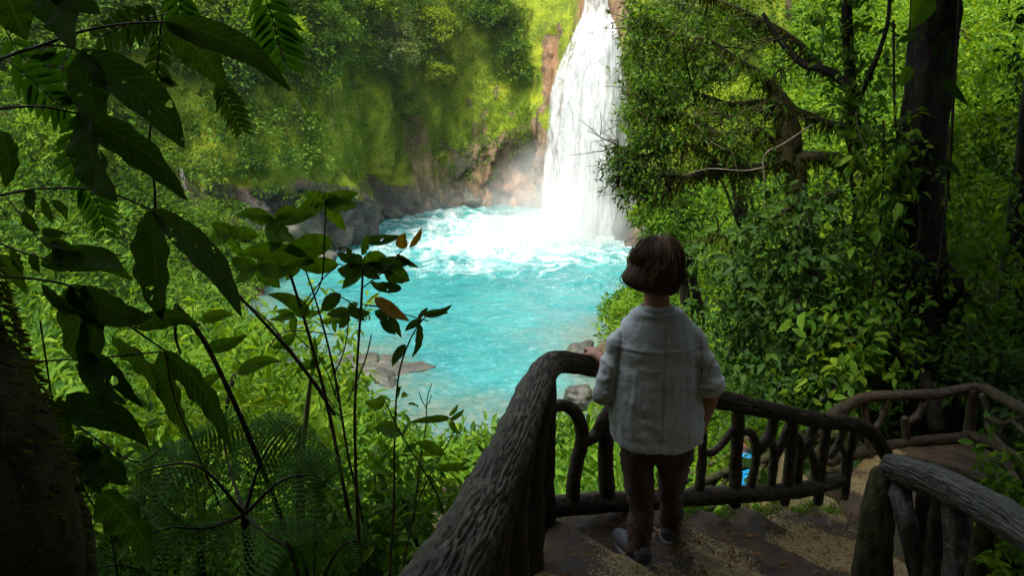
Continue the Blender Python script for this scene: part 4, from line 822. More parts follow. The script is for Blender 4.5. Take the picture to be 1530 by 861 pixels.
for k, b in enumerate([[(1290, 600, 5.45, .03), (1296, 640, 5.45, .03), (1300, 680, 5.45, .035)], [(1385, 592, 5.65, .03), (1372, 620, 5.62, .032), (1355, 632, 5.6, .03)], [(1352, 625, 5.58, .03), (1355, 665, 5.6, .035)], [(1452, 585, 5.78, .045), (1450, 625, 5.77, .045), (1446, 670, 5.76, .05)], [(1468, 590, 5.7, .028), (1475, 615, 5.65, .024), (1476, 640, 5.6, .022), (1500, 670, 5.3, .024)], [(1478, 626, 5.55, .022), (1500, 634, 5.35, .024), (1530, 622, 5.1, .022)], [(1515, 630, 5.2, .022), (1535, 650, 5.05, .022)], [(1325, 598, 5.5, .028), (1318, 625, 5.5, .028), (1305, 645, 5.48, .028)]]):
    mb = MB(); px_tube(mb, b, 14, 36, bark=.15, seed=110+k, knots=1); obj('post', mb, BK_rail, root)
# railing of the flight below, glimpsed between the posts
root = thing('log_railing', 'mossy log railing of the lower flight glimpsed between the front posts', 'railing', P(1150, 720, 6.8))
mb = MB(); px_tube(mb, [(1255, 650, 5.9, .05), (1210, 660, 6.2, .05), (1160, 680, 6.5, .05), (1100, 700, 6.8, .045), (1050, 722, 7.1, .04), (1010, 750, 7.4, .04)], 18, 80, bark=.14, seed=121); obj('handrail', mb, BK_mossy, root)
mb = MB(); px_tube(mb, [(1255, 700, 5.9, .04), (1180, 722, 6.3, .04), (1110, 742, 6.7, .04), (1040, 765, 7.1, .04)], 14, 60, bark=.14, seed=122); obj('bottom_rail', mb, BK_mossy, root)
for k, x0 in enumerate((1225, 1200, 1168, 1140, 1085, 1062)):
    Yd = np.interp(x0, [1050, 1255], [7.1, 5.9]); y0 = np.interp(x0, [1050, 1100, 1160, 1255], [722, 700, 680, 650]); mb = MB(); px_tube(mb, [(x0+8, y0, Yd, .03), (x0-6, y0+22, Yd, .032), (x0, y0+48, Yd, .032)], 12, 24, bark=.15, seed=130+k); obj('post', mb, BK_mossy, root)
root = thing('log_railing', 'pale thin log rail further down the slope left of the lower flight', 'railing', P(1000, 715, 9)); mb = MB()
px_tube(mb, [(1110, 672, 8.6, .03), (1070, 690, 8.8, .03), (1040, 706, 9.0, .03), (1005, 712, 9.2, .03)], 10, 30, bark=.14, seed=140); obj('handrail', mb, BK_twig, root)
for k, x0 in enumerate((1095, 1055, 1020)):
    mb = MB(); y0 = np.interp(x0, [1005, 1110], [712, 672]); px_tube(mb, [(x0, y0, 8.9, .02), (x0-2, y0+32, 8.9, .02)], 8, 8); obj('post', mb, BK_twig, root)
# ------------------------------------------------------------------ the woman at the railing
def cloth(name, col, rough=.9, weave=900, amt=.35, trans=0, col2=None, wr=.6):
    m, nt, out = M(name); a = noise(nt, 3, 5, .6); w = noise(nt, weave, 2, .6, sc3=(1, 1, .15)); w2 = noise(nt, weave, 2, .6, sc3=(.15, .15, 1))
    f = math_(nt, 'ADD', math_(nt, 'MULTIPLY', w, .5), math_(nt, 'MULTIPLY', w2, .5))
    c = mix(nt, ramp(nt, f, [(.35, 0), (.65, 1)]), [x*(1-amt) for x in col], col)
    if col2: c = mix(nt, ramp(nt, a, [(.4, 0), (.7, .6)]), c, col2)
    p = N(nt, 'BsdfPrincipled'); lk(nt, c, p.inputs[0]); p.inputs['Roughness'].default_value = rough; p.inputs['Specular IOR Level'].default_value = .2
    p.inputs['Sheen Weight'].default_value = .15
    wn = math_(nt, 'ABSOLUTE', math_(nt, 'SUBTRACT', noise(nt, 7, 4, .55, dist=.35, sc3=(1.6, 1, .7)), .5)); lk(nt, bump(nt, f, .25, .001, bump(nt, wn, wr*.55, .03)), p.inputs['Normal']); s = p.outputs[0]
    if trans:
        t = N(nt, 'BsdfTranslucent'); lk(nt, c, t.inputs[0]); x = N(nt, 'MixShader'); x.inputs[0].default_value = trans; lk(nt, s, x.inputs[1]); lk(nt, t.outputs[0], x.inputs[2]); s = x.outputs[0]
    lk(nt, s, out.inputs[0]); return m
MT_linen = cloth('white_linen', (.66, .72, .73), .9, 260, .12, wr=1); MT_trouser = cloth('brown_cotton', (.115, .070, .050), .9, 500, .3)
m, nt, out = M('skin'); a = noise(nt, 40, 3); c = ramp(nt, a, [(.3, (.42, .20, .13)), (.7, (.52, .27, .18))]); p = N(nt, 'BsdfPrincipled'); lk(nt, c, p.inputs[0]); p.inputs['Roughness'].default_value = .5
p.inputs['Subsurface Weight'].default_value = .1; p.inputs['Subsurface Radius'].default_value = (.01, .004, .002); lk(nt, p.outputs[0], out.inputs[0]); MT_skin = m
m, nt, out = M('brown_hair'); a = N(nt, 'NewGeometry').outputs['Random Per Island']; c = ramp(nt, a, [(0, (.06, .032, .015)), (.6, (.17, .092, .042)), (1, (.30, .175, .085))]); p = N(nt, 'BsdfPrincipled'); lk(nt, c, p.inputs[0]); p.inputs['Roughness'].default_value = .38; p.inputs['Specular IOR Level'].default_value = .5; lk(nt, p.outputs[0], out.inputs[0]); MT_hair = m
m, nt, out = M('dark_shoe'); a = noise(nt, 60, 3); c = ramp(nt, a, [(.3, (.06, .06, .065)), (.7, (.16, .16, .17))]); p = N(nt, 'BsdfPrincipled'); lk(nt, c, p.inputs[0]); p.inputs['Roughness'].default_value = .6; lk(nt, p.outputs[0], out.inputs[0]); MT_shoe = m
m, nt, out = M('pale_sole'); p = N(nt, 'BsdfPrincipled'); p.inputs[0].default_value = (.35, .34, .32, 1); p.inputs['Roughness'].default_value = .7; lk(nt, p.outputs[0], out.inputs[0]); MT_sole = m
def fz(x, y): return float(stepz(np.array([x]), np.array([y]))[0][0])
FL = P(953, 826, 3.14); FL[2] = fz(FL[0], FL[1]); FR = P(1000, 792, 3.36); FR[2] = fz(FR[0], FR[1])
woman = thing('person', 'woman with brown bobbed hair, loose white linen shirt and brown trousers at the railing', 'person', [(FL[0]+FR[0])/2, (FL[1]+FR[1])/2, min(FL[2], FR[2])])
HC = P(981, 399, 3.15)
hd = nrm(np.array([-.12, 1, -.12])); hs = nrm(np.cross(hd, UP)); hu = np.cross(hs, hd)
def H(f, s, u): return HC+hd*f+hs*s+hu*u
SHL, SHR = P(926, 503, 3.13), P(1036, 498, 3.13)
ELL, ELR = P(906, 588, 3.14), P(1062, 588, 3.10)
RT = P(884, 546, 3.44)                                   # rail axis under the hand
HND = RT+np.array([.015, -.01, .062]); WR = HND+np.array([.035, -.085, -.002])
WRR, HDR = P(1040, 655, 3.30), P(1028, 668, 3.36)
mb = MB()
ellipsoid(mb, H(0, 0, .02), (.075, .095, .108)); ellipsoid(mb, H(.03, 0, -.045), (.058, .068, .075))
ellipsoid(mb, H(.10, 0, -.012), (.012, .018, .024), 12, 8); ellipsoid(mb, H(.088, 0, -.068), (.026, .016, .012), 12, 8); ellipsoid(mb, H(.078, 0, -.105), (.026, .022, .02), 12, 8); ellipsoid(mb, H(.085, 0, .03), (.05, .014, .01), 12, 8)
for s in (-1, 1): ellipsoid(mb, H(-.005, .077*s, -.01), (.012, .02, .032), 12, 8)
NB = P(981, 462, 3.13)
tube(mb, [H(-.01, 0, -.06), (H(-.01, 0, -.09)+NB)/2, NB, NB-UP*.06], [.056, .054, .058, .07], 24, 16)
CH = P(981, 540, 3.14); WA = P(981, 620, 3.14); HP = P(979, 672, 3.14)
for a, b in ((.15, .09),): ellipsoid(mb, CH-UP*.03, (.135, .075, .18)); ellipsoid(mb, WA, (.14, .09, .15)); ellipsoid(mb, HP+UP*.03, (.13, .08, .10))
ellipsoid(mb, (SHL+SHR)/2-UP*.015, (.14, .05, .045))
tube(mb, [SHL+np.array([.03, 0, -.03]), (SHL+ELL)/2, ELL, (ELL+WR)/2, WR], [.042, .042, .036, .034, .025], 18, 30)
tube(mb, [SHR+np.array([-.03, 0, -.03]), (SHR+ELR)/2, ELR, (ELR+WRR)/2, WRR], [.042, .042, .036, .034, .026], 18, 30)
# left hand over the rail: palm plus five fingers curling down the far side
ellipsoid(mb, HND+np.array([0, 0, .004]), (.040, .046, .017), 18, 12); tube(mb, [WR, HND], [.024, .026], 14, 8)
for k, (dx_, L_) in enumerate(((-.034, .058), (-.012, .068), (.010, .065), (.030, .054))):
    f0 = HND+np.array([dx_, .025, .004]); tube(mb, [f0, f0+np.array([-.004, L_*.55, .002]), f0+np.array([-.006, L_*.85, -.022]), f0+np.array([-.006, L_*.80, -.048])], [.0095, .009, .0085, .007], 10, 14)
f0 = HND+np.array([-.030, -.012, .0]); tube(mb, [f0, f0+np.array([-.028, .006, -.004]), f0+np.array([-.048, .022, -.014])], [.012, .0105, .008], 10, 10)
# right hand, in front of her
ellipsoid(mb, HDR, (.022, .04, .04), 14, 10); tube(mb, [WRR, HDR], [.024, .024], 12, 6)
for k in range(4):
    f0 = HDR+np.array([-.006, .005+.0*k, -.03])+np.array([0, (k-1.5)*.018, 0]); tube(mb, [f0, f0+np.array([-.01, .004, -.035]), f0+np.array([-.03, .006, -.055])], [.009, .0085, .007], 8, 10)
f0 = HDR+np.array([-.01, .03, 0]); tube(mb, [f0, f0+np.array([-.02, .02, -.02]), f0+np.array([-.03, .025, -.045])], [.011, .01, .008], 8, 8)
KL, KR = P(958, 755, 3.19), P(1003, 735, 3.30)
HL, HR = P(952, 690, 3.14), P(1008, 688, 3.15)
tube(mb, [HL+UP*.1, HL, KL, FL+UP*.10], [.07, .066, .05, .036], 18, 30); tube(mb, [HR+UP*.1, HR, KR, FR+UP*.10], [.07, .066, .05, .036], 18, 30)
tube(mb, [FL+UP*.10, FL+UP*.05+np.array([-.01, .03, 0]), FL+np.array([-.03, .13, .035])], [.036, .036, .03], 12, 12); tube(mb, [FR+UP*.10, FR+UP*.05+np.array([0, .03, 0]), FR+np.array([.02, .12, .035])], [.036, .036, .03], 12, 12)
v, nn, q, t = remesh(mb, .0065, 4, .5); b = MB(); b.add(v, t, q); obj('body', b, MT_skin, woman)
# eyes
for s in (-1, 1):
    b = MB(); ellipsoid(b, H(.082, .03*s, .008), (.012, .012, .012), 14, 10); e_ = obj('eye', b, MT_sole, woman)
def loft(mb, rings, nu=72, n=60):
    """rings: centre xyz, rx, ry"""
    r = spline(np.array([[*c, a, b] for c, a, b in rings]), n); u = np.linspace(0, 2*PI, nu, endpoint=False)
    cu, su = np.cos(u), np.sin(u); e = .85; cu_, su_ = np.sign(cu)*np.abs(cu)**e, np.sign(su)*np.abs(su)**e
    V = r[:, None, :3]+np.stack([r[:, 3:4]*cu_[None], r[:, 4:5]*su_[None], np.zeros((n, nu))], -1)
    i, j = np.meshgrid(np.arange(n-1), np.arange(nu), indexing='ij'); j2 = (j+1) % nu
    q = np.stack([i*nu+j, (i+1)*nu+j, (i+1)*nu+j2, i*nu+j2], -1).reshape(-1, 4); V = V.reshape(-1, 3); b = len(V)
    V = np.concatenate([V, [r[0, :3], r[-1, :3]]]); J = np.arange(nu); J2 = (J+1) % nu
    t = np.concatenate([np.stack([np.full(nu, b), J, J2], -1), np.stack([np.full(nu, b+1), (n-1)*nu+J2, (n-1)*nu+J], -1)]); mb.add(V, t, q)
# shirt
def ring(py, xl, xr, ry, Y=3.14):
    a, b = P(xl, py, Y), P(xr, py, Y); return ((a+b)/2, (b[0]-a[0])/2, ry)
mb = MB()
loft(mb, [ring(459, 958, 1005, .06, 3.13), ring(465, 944, 1021, .078, 3.13), ring(472, 938, 1026, .085), ring(484, 930, 1034, .098), ring(505, 922, 1041, .11), ring(540, 919, 1043, .12), ring(580, 914, 1046, .13), ring(610, 911, 1049, .138), ring(632, 911, 1050, .142), ring(648, 912, 1050, .146), ring(659, 914, 1048, .146)])
tube(mb, [SHL+np.array([.05, 0, .012]), SHL+np.array([.004, 0, -.022]), (SHL+ELL)/2+np.array([-.004, 0, 0]), ELL+np.array([-.008, 0, .0]), ELL+np.array([.0, .05, -.002])], [.046, .052, .051, .050, .050], 28, 40)
tube(mb, [SHR+np.array([-.05, 0, .012]), SHR+np.array([-.004, 0, -.022]), (SHR+ELR)/2+np.array([.006, 0, 0]), ELR+np.array([.006, 0, .016])], [.046, .052, .056, .061], 28, 40)
v, nn, q, t = remesh(mb, .0062, 9, .5)
cx_, cz_ = v[:, 0]-CH[0], v[:, 2]; A = np.arctan2(v[:, 1]-CH[1], cx_); low = ss(P(980, 528, 3)[2], P(980, 600, 3)[2], cz_)
torso = ss(.21, .17, np.abs(cx_))
fold = .011*fbm(np.stack([np.cos(A)*4.2, np.sin(A)*4.2, cz_*1.3], -1), 3, 200)*(.35+low)*torso*.4+.006*fbm(np.stack([np.cos(A)*9, np.sin(A)*9, cz_*3], -1), 2, 201)*(.3+low)*torso*.4+.004*fbm(np.stack([cx_*5, A*0, cz_*34], -1), 2, 206)*ss(-1.5, -1.62, cz_)*torso-.006*np.exp(-((np.abs(cx_)-.172-.01*np.sin(cz_*8))/.006)**2)*ss(-1.32, -1.25, cz_)
diag = .006*fbm(np.stack([v[:, 0]*14+cz_*18, v[:, 1]*10, cz_*16-v[:, 0]*10], -1), 3, 202)+.012*(1-torso)*fbm(np.stack([v[:, 0]*16, v[:, 1]*10, cz_*26], -1), 3, 203)
crz = 1-np.abs(fbm(np.stack([v[:, 0]*7+cz_*5, v[:, 1]*6, cz_*10-v[:, 0]*6], -1), 3, 207))*3.5; crz2 = 1-np.abs(fbm(np.stack([v[:, 0]*8-cz_*4, v[:, 1]*6, cz_*13+v[:, 0]*8], -1), 2, 208))*3.5; diag = diag+.0035*np.clip(crz, 0, 1)**2*(1-.6*torso)
pleat = -.007*np.exp(-((cx_-.012)/.011)**2)*torso*(v[:, 1] < CH[1])*ss(-1.02-.0, -1.10, cz_)
yk = P(980, 530, 3.0)[2]-.01*np.cos(cx_*9); yoke = (.004*np.exp(-((cz_-yk-.006)/.006)**2)-.003*ss(yk+.004, yk-.006, cz_))*(v[:, 1] < CH[1])*torso
pull = .008*np.sin(cz_*60+cx_*25)*ss(.09, .16, np.abs(cx_))*ss(-1.32, -1.22, cz_)*.5
v = v+nn*(fold+diag+pleat+yoke+pull)[:, None]
v[:, 2] += (.028*ss(.10, .19, np.abs(cx_)))*ss(-1.57, -1.65, cz_)
b = MB(); b.add(v, t, q); sh_ = obj('shirt', b, MT_linen, woman)
# collar band, cuff and hem
u = np.linspace(0, 2*PI, 49)[:-1]
def band(name, c, rx, ry, h, tilt=(0, 0, 1), th=.004, taper=0, wob=.002, parent=None):
    c = np.asarray(c); n_ = nrm(np.asarray(tilt, float)); a = nrm(np.cross(np.array([0, 1., 0]), n_)); d = np.cross(n_, a); b = MB(); prof = [(0, 0), (0, h), (-th, h+.002), (-th*2, h), (-th*2, 0)]
    V = np.stack([c+n_*z_+(np.cos(u)[:, None]*a*(rx+w_-taper*z_)+np.sin(u)[:, None]*d*(ry+w_-taper*z_))+n_*(wob*np.sin(u*5))[:, None] for w_, z_ in prof]); k = len(u); i, j = np.meshgrid(np.arange(len(prof)), np.arange(k), indexing='ij')
    i2 = (i+1) % len(prof); j2 = (j+1) % k; b.add(V.reshape(-1, 3), q=np.stack([i*k+j, i*k+j2, i2*k+j2, i2*k+j], -1).reshape(-1, 4)); return obj(name, b, MT_linen, parent or woman)
band('collar', NB+np.array([0, .0, -.010]), .082, .074, .026, (0, .12, 1), taper=.35)
for (p0, p1, r_) in ((ELL+np.array([.0, .025, -.002]), np.array([.05, 1, -.05]), .056), (ELR+np.array([0, 0, .030]), SHR-ELR, .071)):
    band('cuff', p0, r_*.88, r_*.88, .03, p1, .004)
# trousers
mb = MB(); loft(mb, [ring(630, 930, 1035, .10), ring(655, 929, 1034, .11), ring(680, 930, 1033, .10)], 40, 16)
tube(mb, [HL+UP*.08, HL, (HL+KL)/2, KL, (KL+FL)/2+np.array([.0, -.01, .05]), FL+np.array([0, -.01, .055])], [.080, .074, .064, .057, .053, .052], 28, 60)
tube(mb, [HR+UP*.08, HR, (HR+KR)/2, KR, (KR+FR)/2+np.array([.0, -.01, .05]), FR+np.array([0, -.01, .055])], [.080, .074, .063, .055, .051, .050], 28, 60)
v, nn, q, t = remesh(mb, .008, 2, .5)
cr_ = 1-np.abs(fbm(np.stack([v[:, 0]*9, v[:, 1]*9, v[:, 2]*13+v[:, 0]*11], -1), 3, 212))*3.2
v = v+nn*(.010*np.clip(cr_, 0, 1)**2+.012*fbm(np.stack([v[:, 0]*10, v[:, 1]*10, v[:, 2]*14+v[:, 0]*9], -1), 3, 210)+.006*fbm(v*np.array([14, 14, 32]), 2, 211)*ss(-1.95, -2.15, v[:, 2]))[:, None]
b = MB(); b.add(v, t, q); obj('trousers', b, MT_trouser, woman)
for F_, dr in ((FL, np.array([-.42, 1, 0])), (FR, np.array([.25, 1, 0]))):
    d = nrm(dr); s = np.array([d[1], -d[0], 0]); mb = MB(); L = MB()
    for tgt, hgt, rad, zz_ in ((mb, .036, .046, .045), ):
        tube(mb, [F_-d*.06+UP*.055, F_+d*.02+UP*.055, F_+d*.12+UP*.042, F_+d*.185+UP*.034], [.042, .044, .046, .034], 20, 24, flat=1)
        ellipsoid(mb, F_-d*.03+UP*.075, (.044, .05, .045), 18, 12)
    v, nn, q, t = remesh(mb, .006, 4); v[:, 2] = np.maximum(v[:, 2], F_[2]+.018); b = MB(); b.add(v, t, q); so = obj('shoe', b, MT_shoe, woman)
    mb = MB(); k = 40; a = np.linspace(0, 2*PI, k, endpoint=False); ou = F_+d*.06+(np.cos(a)[:, None]*d*(.150)+np.sin(a)[:, None]*s*(.050-.006*np.cos(a)[:, None]))
    V = np.concatenate([ou+UP*.001, ou+UP*.022, [F_+d*.06+UP*.001, F_+d*.06+UP*.022]]); J = np.arange(k); J2 = (J+1) % k
    mb.add(V, np.concatenate([np.stack([np.full(k, 2*k), J2, J], -1), np.stack([np.full(k, 2*k+1), k+J, k+J2], -1)]), np.stack([J, J2, k+J2, k+J], -1)); so2 = obj('sole', mb, MT_sole, woman, smooth=False)
# hair: a full bob of many locks over a smooth cap
mb = MB(); ellipsoid(mb, H(-.010, 0, .030), (.104, .112, .102), 36, 24); ellipsoid(mb, H(-.028, -.026, -.038), (.108, .098, .062), 36, 24); ellipsoid(mb, H(-.035, .010, -.030), (.094, .088, .066), 36, 24); ellipsoid(mb, H(-.040, -.004, -.074), (.088, .070, .044), 30, 20)
v, nn, q, t = remesh(mb, .008, 8)
fr_ = (v-HC)@hd; keep_face = ss(.055, .075, fr_)*ss(.07, .03, (v-HC)@hu); v = v-nn*(keep_face*.04)[:, None]
ang_ = np.arctan2((v-HC)@hs, -(v-HC)@hd); v = v+nn*(.007*fbm(np.stack([ang_*4, (v[:, 2]-HC[2])*5, v[:, 2]*0], -1), 3, 220)+.006*np.sin((v[:, 2]-HC[2])*62+ang_*2.2+2*fbm(np.stack([ang_*2, v[:, 2]*8, v[:, 2]*0], -1), 2, 221))*ss(.10, 0, v[:, 2]-HC[2]))[:, None]
v = HC+(v-HC)*np.array([.94, .95, .97])+np.array([0, 0, -.003]); b = MB(); b.add(v, t, q); hair = obj('hair', b, MT_hair, woman)
b = MB()
from mathutils.bvhtree import BVHTree
bv = BVHTree.FromPolygons([Vector(x) for x in v], [tuple(int(y) for y in x) for x in q])
nl = 6500
for k in range(nl):
    a = RNG.uniform(-PI*.80, PI*.80); s0 = RNG.uniform(0, .25) if RNG.random() < .75 else RNG.uniform(.1, .55); s1 = min(1, s0+RNG.uniform(.45, .8)); off = RNG.uniform(.0, .010)+(RNG.uniform(.004, .02) if k % 28 == 0 else 0); ck = math.sin(round(k % 97)*12.9); a0 = a*.6+RNG.normal()*.08; aw = RNG.uniform(-.12, .12)
    pts = []; bot = -.090-.030*math.cos(a*.9)+RNG.normal()*.008+(.016 if a < -.6 else 0)
    for u_ in np.linspace(s0, s1, 11):
        aa = a*(.35+.65*min(1, u_*1.8))+.16*math.sin(u_*7+a*2.0)*u_+aw*math.sin(u_*11+k)+.10*math.sin(u_*9+ck*6)*u_; h = .145-(.145-bot)*(u_**1.15)
        dv = -hd*math.cos(aa)+hs*math.sin(aa); org = HC+hu*min(h, .10)+hu*max(0, h-.10)*1.0; hit = None
        far_p = HC+hu*h+dv*.3 if h < .09 else HC+hu*.02+nrm((dv*math.sqrt(max(0, 1-((h)/.147)**2))*.12+hu*h))*.35
        ctr = HC+hu*h if h < .09 else HC+hu*.02
        r_ = bv.ray_cast(Vector(far_p), Vector(nrm(ctr-far_p)))
        if r_[0] is None: continue
        flick = .018*ss(.75, 1.0, u_)*(1.0 if a < -.4 else .05)+.005*math.sin(u_*14+a*3)*u_
        pts.append(np.array(r_[0])+nrm(far_p-ctr)*(off+flick))
    if len(pts) > 4:
        pts = np.array(pts); w_ = RNG.uniform(.0007, .0016); tube(b, pts, np.concatenate([[w_*.4], np.full(len(pts)-2, w_), [w_*.3]]), 3, 14, cap=False)
obj('locks', b, MT_hair, woman)
# ------------------------------------------------------------------ far hiker in blue, on the lower flight
hp = P(1115, 690, 7.5); ft = np.array([hp[0], hp[1], hp[2]-1.2])
hk = thing('person', 'person in bright blue jacket partly hidden behind the railing posts, far down the steps', 'person', ft)
mb = MB(); ellipsoid(mb, hp+UP*.23, (.075, .09, .11)); tube(mb, [hp+UP*.15, hp+UP*.05], [.05, .06], 12, 6); ellipsoid(mb, hp-UP*.15, (.10, .13, .28)); tube(mb, [hp-UP*.3, hp-UP*.75+np.array([.02, -.05, 0]), ft+np.array([.05, 0, .03])], [.09, .065, .045], 12, 16); tube(mb, [hp-UP*.3, hp-UP*.75+np.array([-.02, .1, 0]), ft+np.array([-.05, .12, .03])], [.09, .065, .045], 12, 16)
tube(mb, [hp+np.array([0, -.12, 0]), hp+np.array([-.02, -.16, -.28]), hp+np.array([-.12, -.14, -.45])], [.045, .038, .03], 12, 12); tube(mb, [hp+np.array([0, .12, 0]), hp+np.array([-.02, .16, -.28]), hp+np.array([-.12, .14, -.45])], [.045, .038, .03], 12, 12)
v, nn, q, t = remesh(mb, .014, 4); b = MB(); b.add(v, t, q); obj('body', b, MT_skin, hk)
m, nt, out = M('blue_jacket'); p = N(nt, 'BsdfPrincipled'); p.inputs[0].default_value = (.01, .38, .85, 1); p.inputs['Roughness'].default_value = .6; lk(nt, p.outputs[0], out.inputs[0])
mb = MB(); ellipsoid(mb, hp-UP*.07, (.12, .15, .15)); ellipsoid(mb, hp+UP*.03, (.09, .17, .10)); tube(mb, [hp+np.array([0, -.13, 0]), hp+np.array([-.02, -.16, -.12]), hp+np.array([-.04, -.15, -.2])], [.07, .055, .045], 12, 12); tube(mb, [hp+np.array([0, .13, 0]), hp+np.array([-.02, .16, -.12]), hp+np.array([-.04, .15, -.2])], [.07, .055, .045], 12, 12)
v, nn, q, t = remesh(mb, .014, 4); v = v+nn*(.012*fbm(v*14, 3, 230))[:, None]; b = MB(); b.add(v, t, q); obj('jacket', b, m, hk)
mb = MB(); ellipsoid(mb, hp+UP*.26+np.array([.015, 0, 0]), (.088, .098, .10)); obj('hair', mb, MT_hair, hk)
mb = MB(); tube(mb, [hp-UP*.17, hp-UP*.75+np.array([.02, -.05, 0]), ft+np.array([.05, 0, .08])], [.11, .085, .06], 12, 16); tube(mb, [hp-UP*.17, hp-UP*.75+np.array([-.02, .1, 0]), ft+np.array([-.05, .12, .08])], [.11, .085, .06], 12, 16); obj('trousers', mb, MT_trouser, hk)
# ------------------------------------------------------------------ big leaved branches hanging into the view at left
def wpx(w, Y): return w*Y/F*1.04
def branch(name, label, stems, lvs, Y, mat=None, cat='branch', smat=None, cup=.16):
    """stems: list of [(px,py,r_px[,Y])..]; lvs: (x0,y0,x1,y1,width_px[,mat[,bend]])"""
    a0 = stems[0][0]; root = thing(name, label, cat, P(a0[0], a0[1], Y)); mb = MB()
    for s in stems:
        pts = [P(q[0], q[1], q[3] if len(q) > 3 else Y+.05*fbm(np.array([[q[0]*.01, q[1]*.01, 0]]), 1, 5)[0]) for q in s]; tube(mb, pts, [wpx(q[2], Y)/2 for q in s], 8, len(s)*10, bark=.08)
    obj('stem', mb, smat or BK_twig, root)
    for k, l in enumerate(lvs):
        x0, y0, x1, y1, w = l[:5]; mt = l[5] if len(l) > 5 and l[5] else (mat or LM_big); bend = l[6] if len(l) > 6 else random.uniform(-.12, .12)
        L_ = math.hypot(x1-x0, y1-y0); nx_, ny_ = -(y1-y0)/L_, (x1-x0)/L_; Ya = Y+random.uniform(-.06, .06); Yb = Ya+random.uniform(-.25, .2)*min(1, L_*Y/F/.3)
        pts = [P(x0, y0, Y), P((2*x0+x1)/3+nx_*bend*L_*.8, (2*y0+y1)/3+ny_*bend*L_*.8, (2*Y+Yb)/3), P((x0+2*x1)/3+nx_*bend*L_, (y0+2*y1)/3+ny_*bend*L_, (Y+2*Yb)/3), P(x1, y1, Yb)]
        mb = MB(); f = nrm(np.array([random.uniform(-.45, .45), -1, random.uniform(-.1, .6)])); bigleaf(mb, pts, wpx(w, Y), cup, .3, 26, k, random.uniform(.62, .85), f); obj('leaf', mb, mt, root)
    return root
branch('leafy_branch', 'topmost dark branch with long leaves arching over the top left', [[(-60, 120, 5), (0, 88, 5), (60, 68, 4), (120, 47, 4), (180, 36, 3.5), (246, 32, 3)], [(-40, 110, 4), (40, 72, 3), (90, 68, 3), (120, 76, 3)]],
       [(246, 32, 436, 137, 40, None, -.10), (243, 34, 336, 134, 52, None, -.08), (122, 76, 152, 195, 50, None, .02), (120, 74, 276, 222, 58, None, -.07), (40, -60, 112, 74, 78, None, -.1), (0, -40, 40, 60, 60), (60, -70, 150, 20, 60)], 1.9)
branch('leafy_branch', 'second dark branch whose two leaves hang from a point left of centre', [[(-60, 175, 4), (0, 162, 4), (60, 159, 3.5), (116, 169, 3)]],
       [(116, 168, 176, 302, 62, None, .05), (116, 168, 281, 300, 50, None, -.07)], 1.75)
branch('leafy_branch', 'third thin branch ending in a pair of long pointed leaves', [[(-60, 310, 4), (0, 292, 4), (60, 282, 3.5), (140, 283, 3), (180, 294, 3), (226, 313, 3)]],
       [(226, 313, 243, 480, 60, None, .02), (228, 313, 362, 475, 42, None, -.09), (0, 195, 8, 280, 42), (48, 282, 52, 315, 20)], 1.8)
branch('leafy_branch', 'lower dark branch crowded with hanging and torn leaves', [[(-60, 400, 4), (0, 412, 4), (60, 418, 4), (110, 430, 4), (160, 462, 4), (200, 492, 4), (246, 524, 3)], [(-20, 545, 3), (60, 540, 3), (150, 535, 3), (240, 526, 3)], [(246, 524, 3), (262, 600, 3), (300, 690, 3), (330, 760, 3)]],
       [(105, 425, 190, 480, 50, None, .1), (106, 428, 160, 600, 58, None, .04), (120, 432, 228, 475, 48), (150, 460, 152, 610, 44), (200, 490, 300, 488, 32, None, -.15), (170, 500, 248, 602, 52, None, -.08), (130, 520, 190, 605, 26), (150, 530, 215, 610, 24), (246, 524, 287, 662, 48, None, .06), (248, 524, 342, 668, 46, None, -.08), (62, 425, 130, 470, 20)], 1.7)
branch('leafy_branch', 'lowest dark branch in front of the mossy trunk with holed leaves', [[(60, 480, 3), (72, 560, 3), (80, 606, 3), (100, 670, 3), (130, 740, 3.5), (165, 800, 3.5), (180, 900, 4)], [(80, 606, 3), (120, 640, 3), (200, 690, 2.5), (245, 670, 2)]],
       [(80, 605, 223, 668, 52, None, -.12), (78, 606, 105, 680, 38), (105, 700, 190, 725, 74, None, -.2), (150, 735, 225, 850, 84, None, -.1), (110, 660, 150, 740, 60)], 1.6)
branch('leafy_branch', 'small leaved dark twigs between the third and lower branches', [[(-40, 345, 3), (20, 372, 3), (60, 385, 3), (110, 400, 2)], [(10, 295, 2.5), (45, 340, 2.5), (62, 360, 2.5), (100, 375, 2)]],
       [(62, 345, 105, 350, 14), (60, 355, 120, 380, 22), (75, 360, 125, 380, 20), (90, 368, 90, 400, 18), (50, 378, 60, 408, 18), (20, 372, 35, 410, 20), (110, 385, 185, 405, 34), (60, 395, 200, 420, 40, None, -.15), (0, 380, 40, 440, 26), (36, 315, 60, 345, 18), (64, 295, 80, 335, 14), (78, 298, 100, 330, 13)], 1.9)
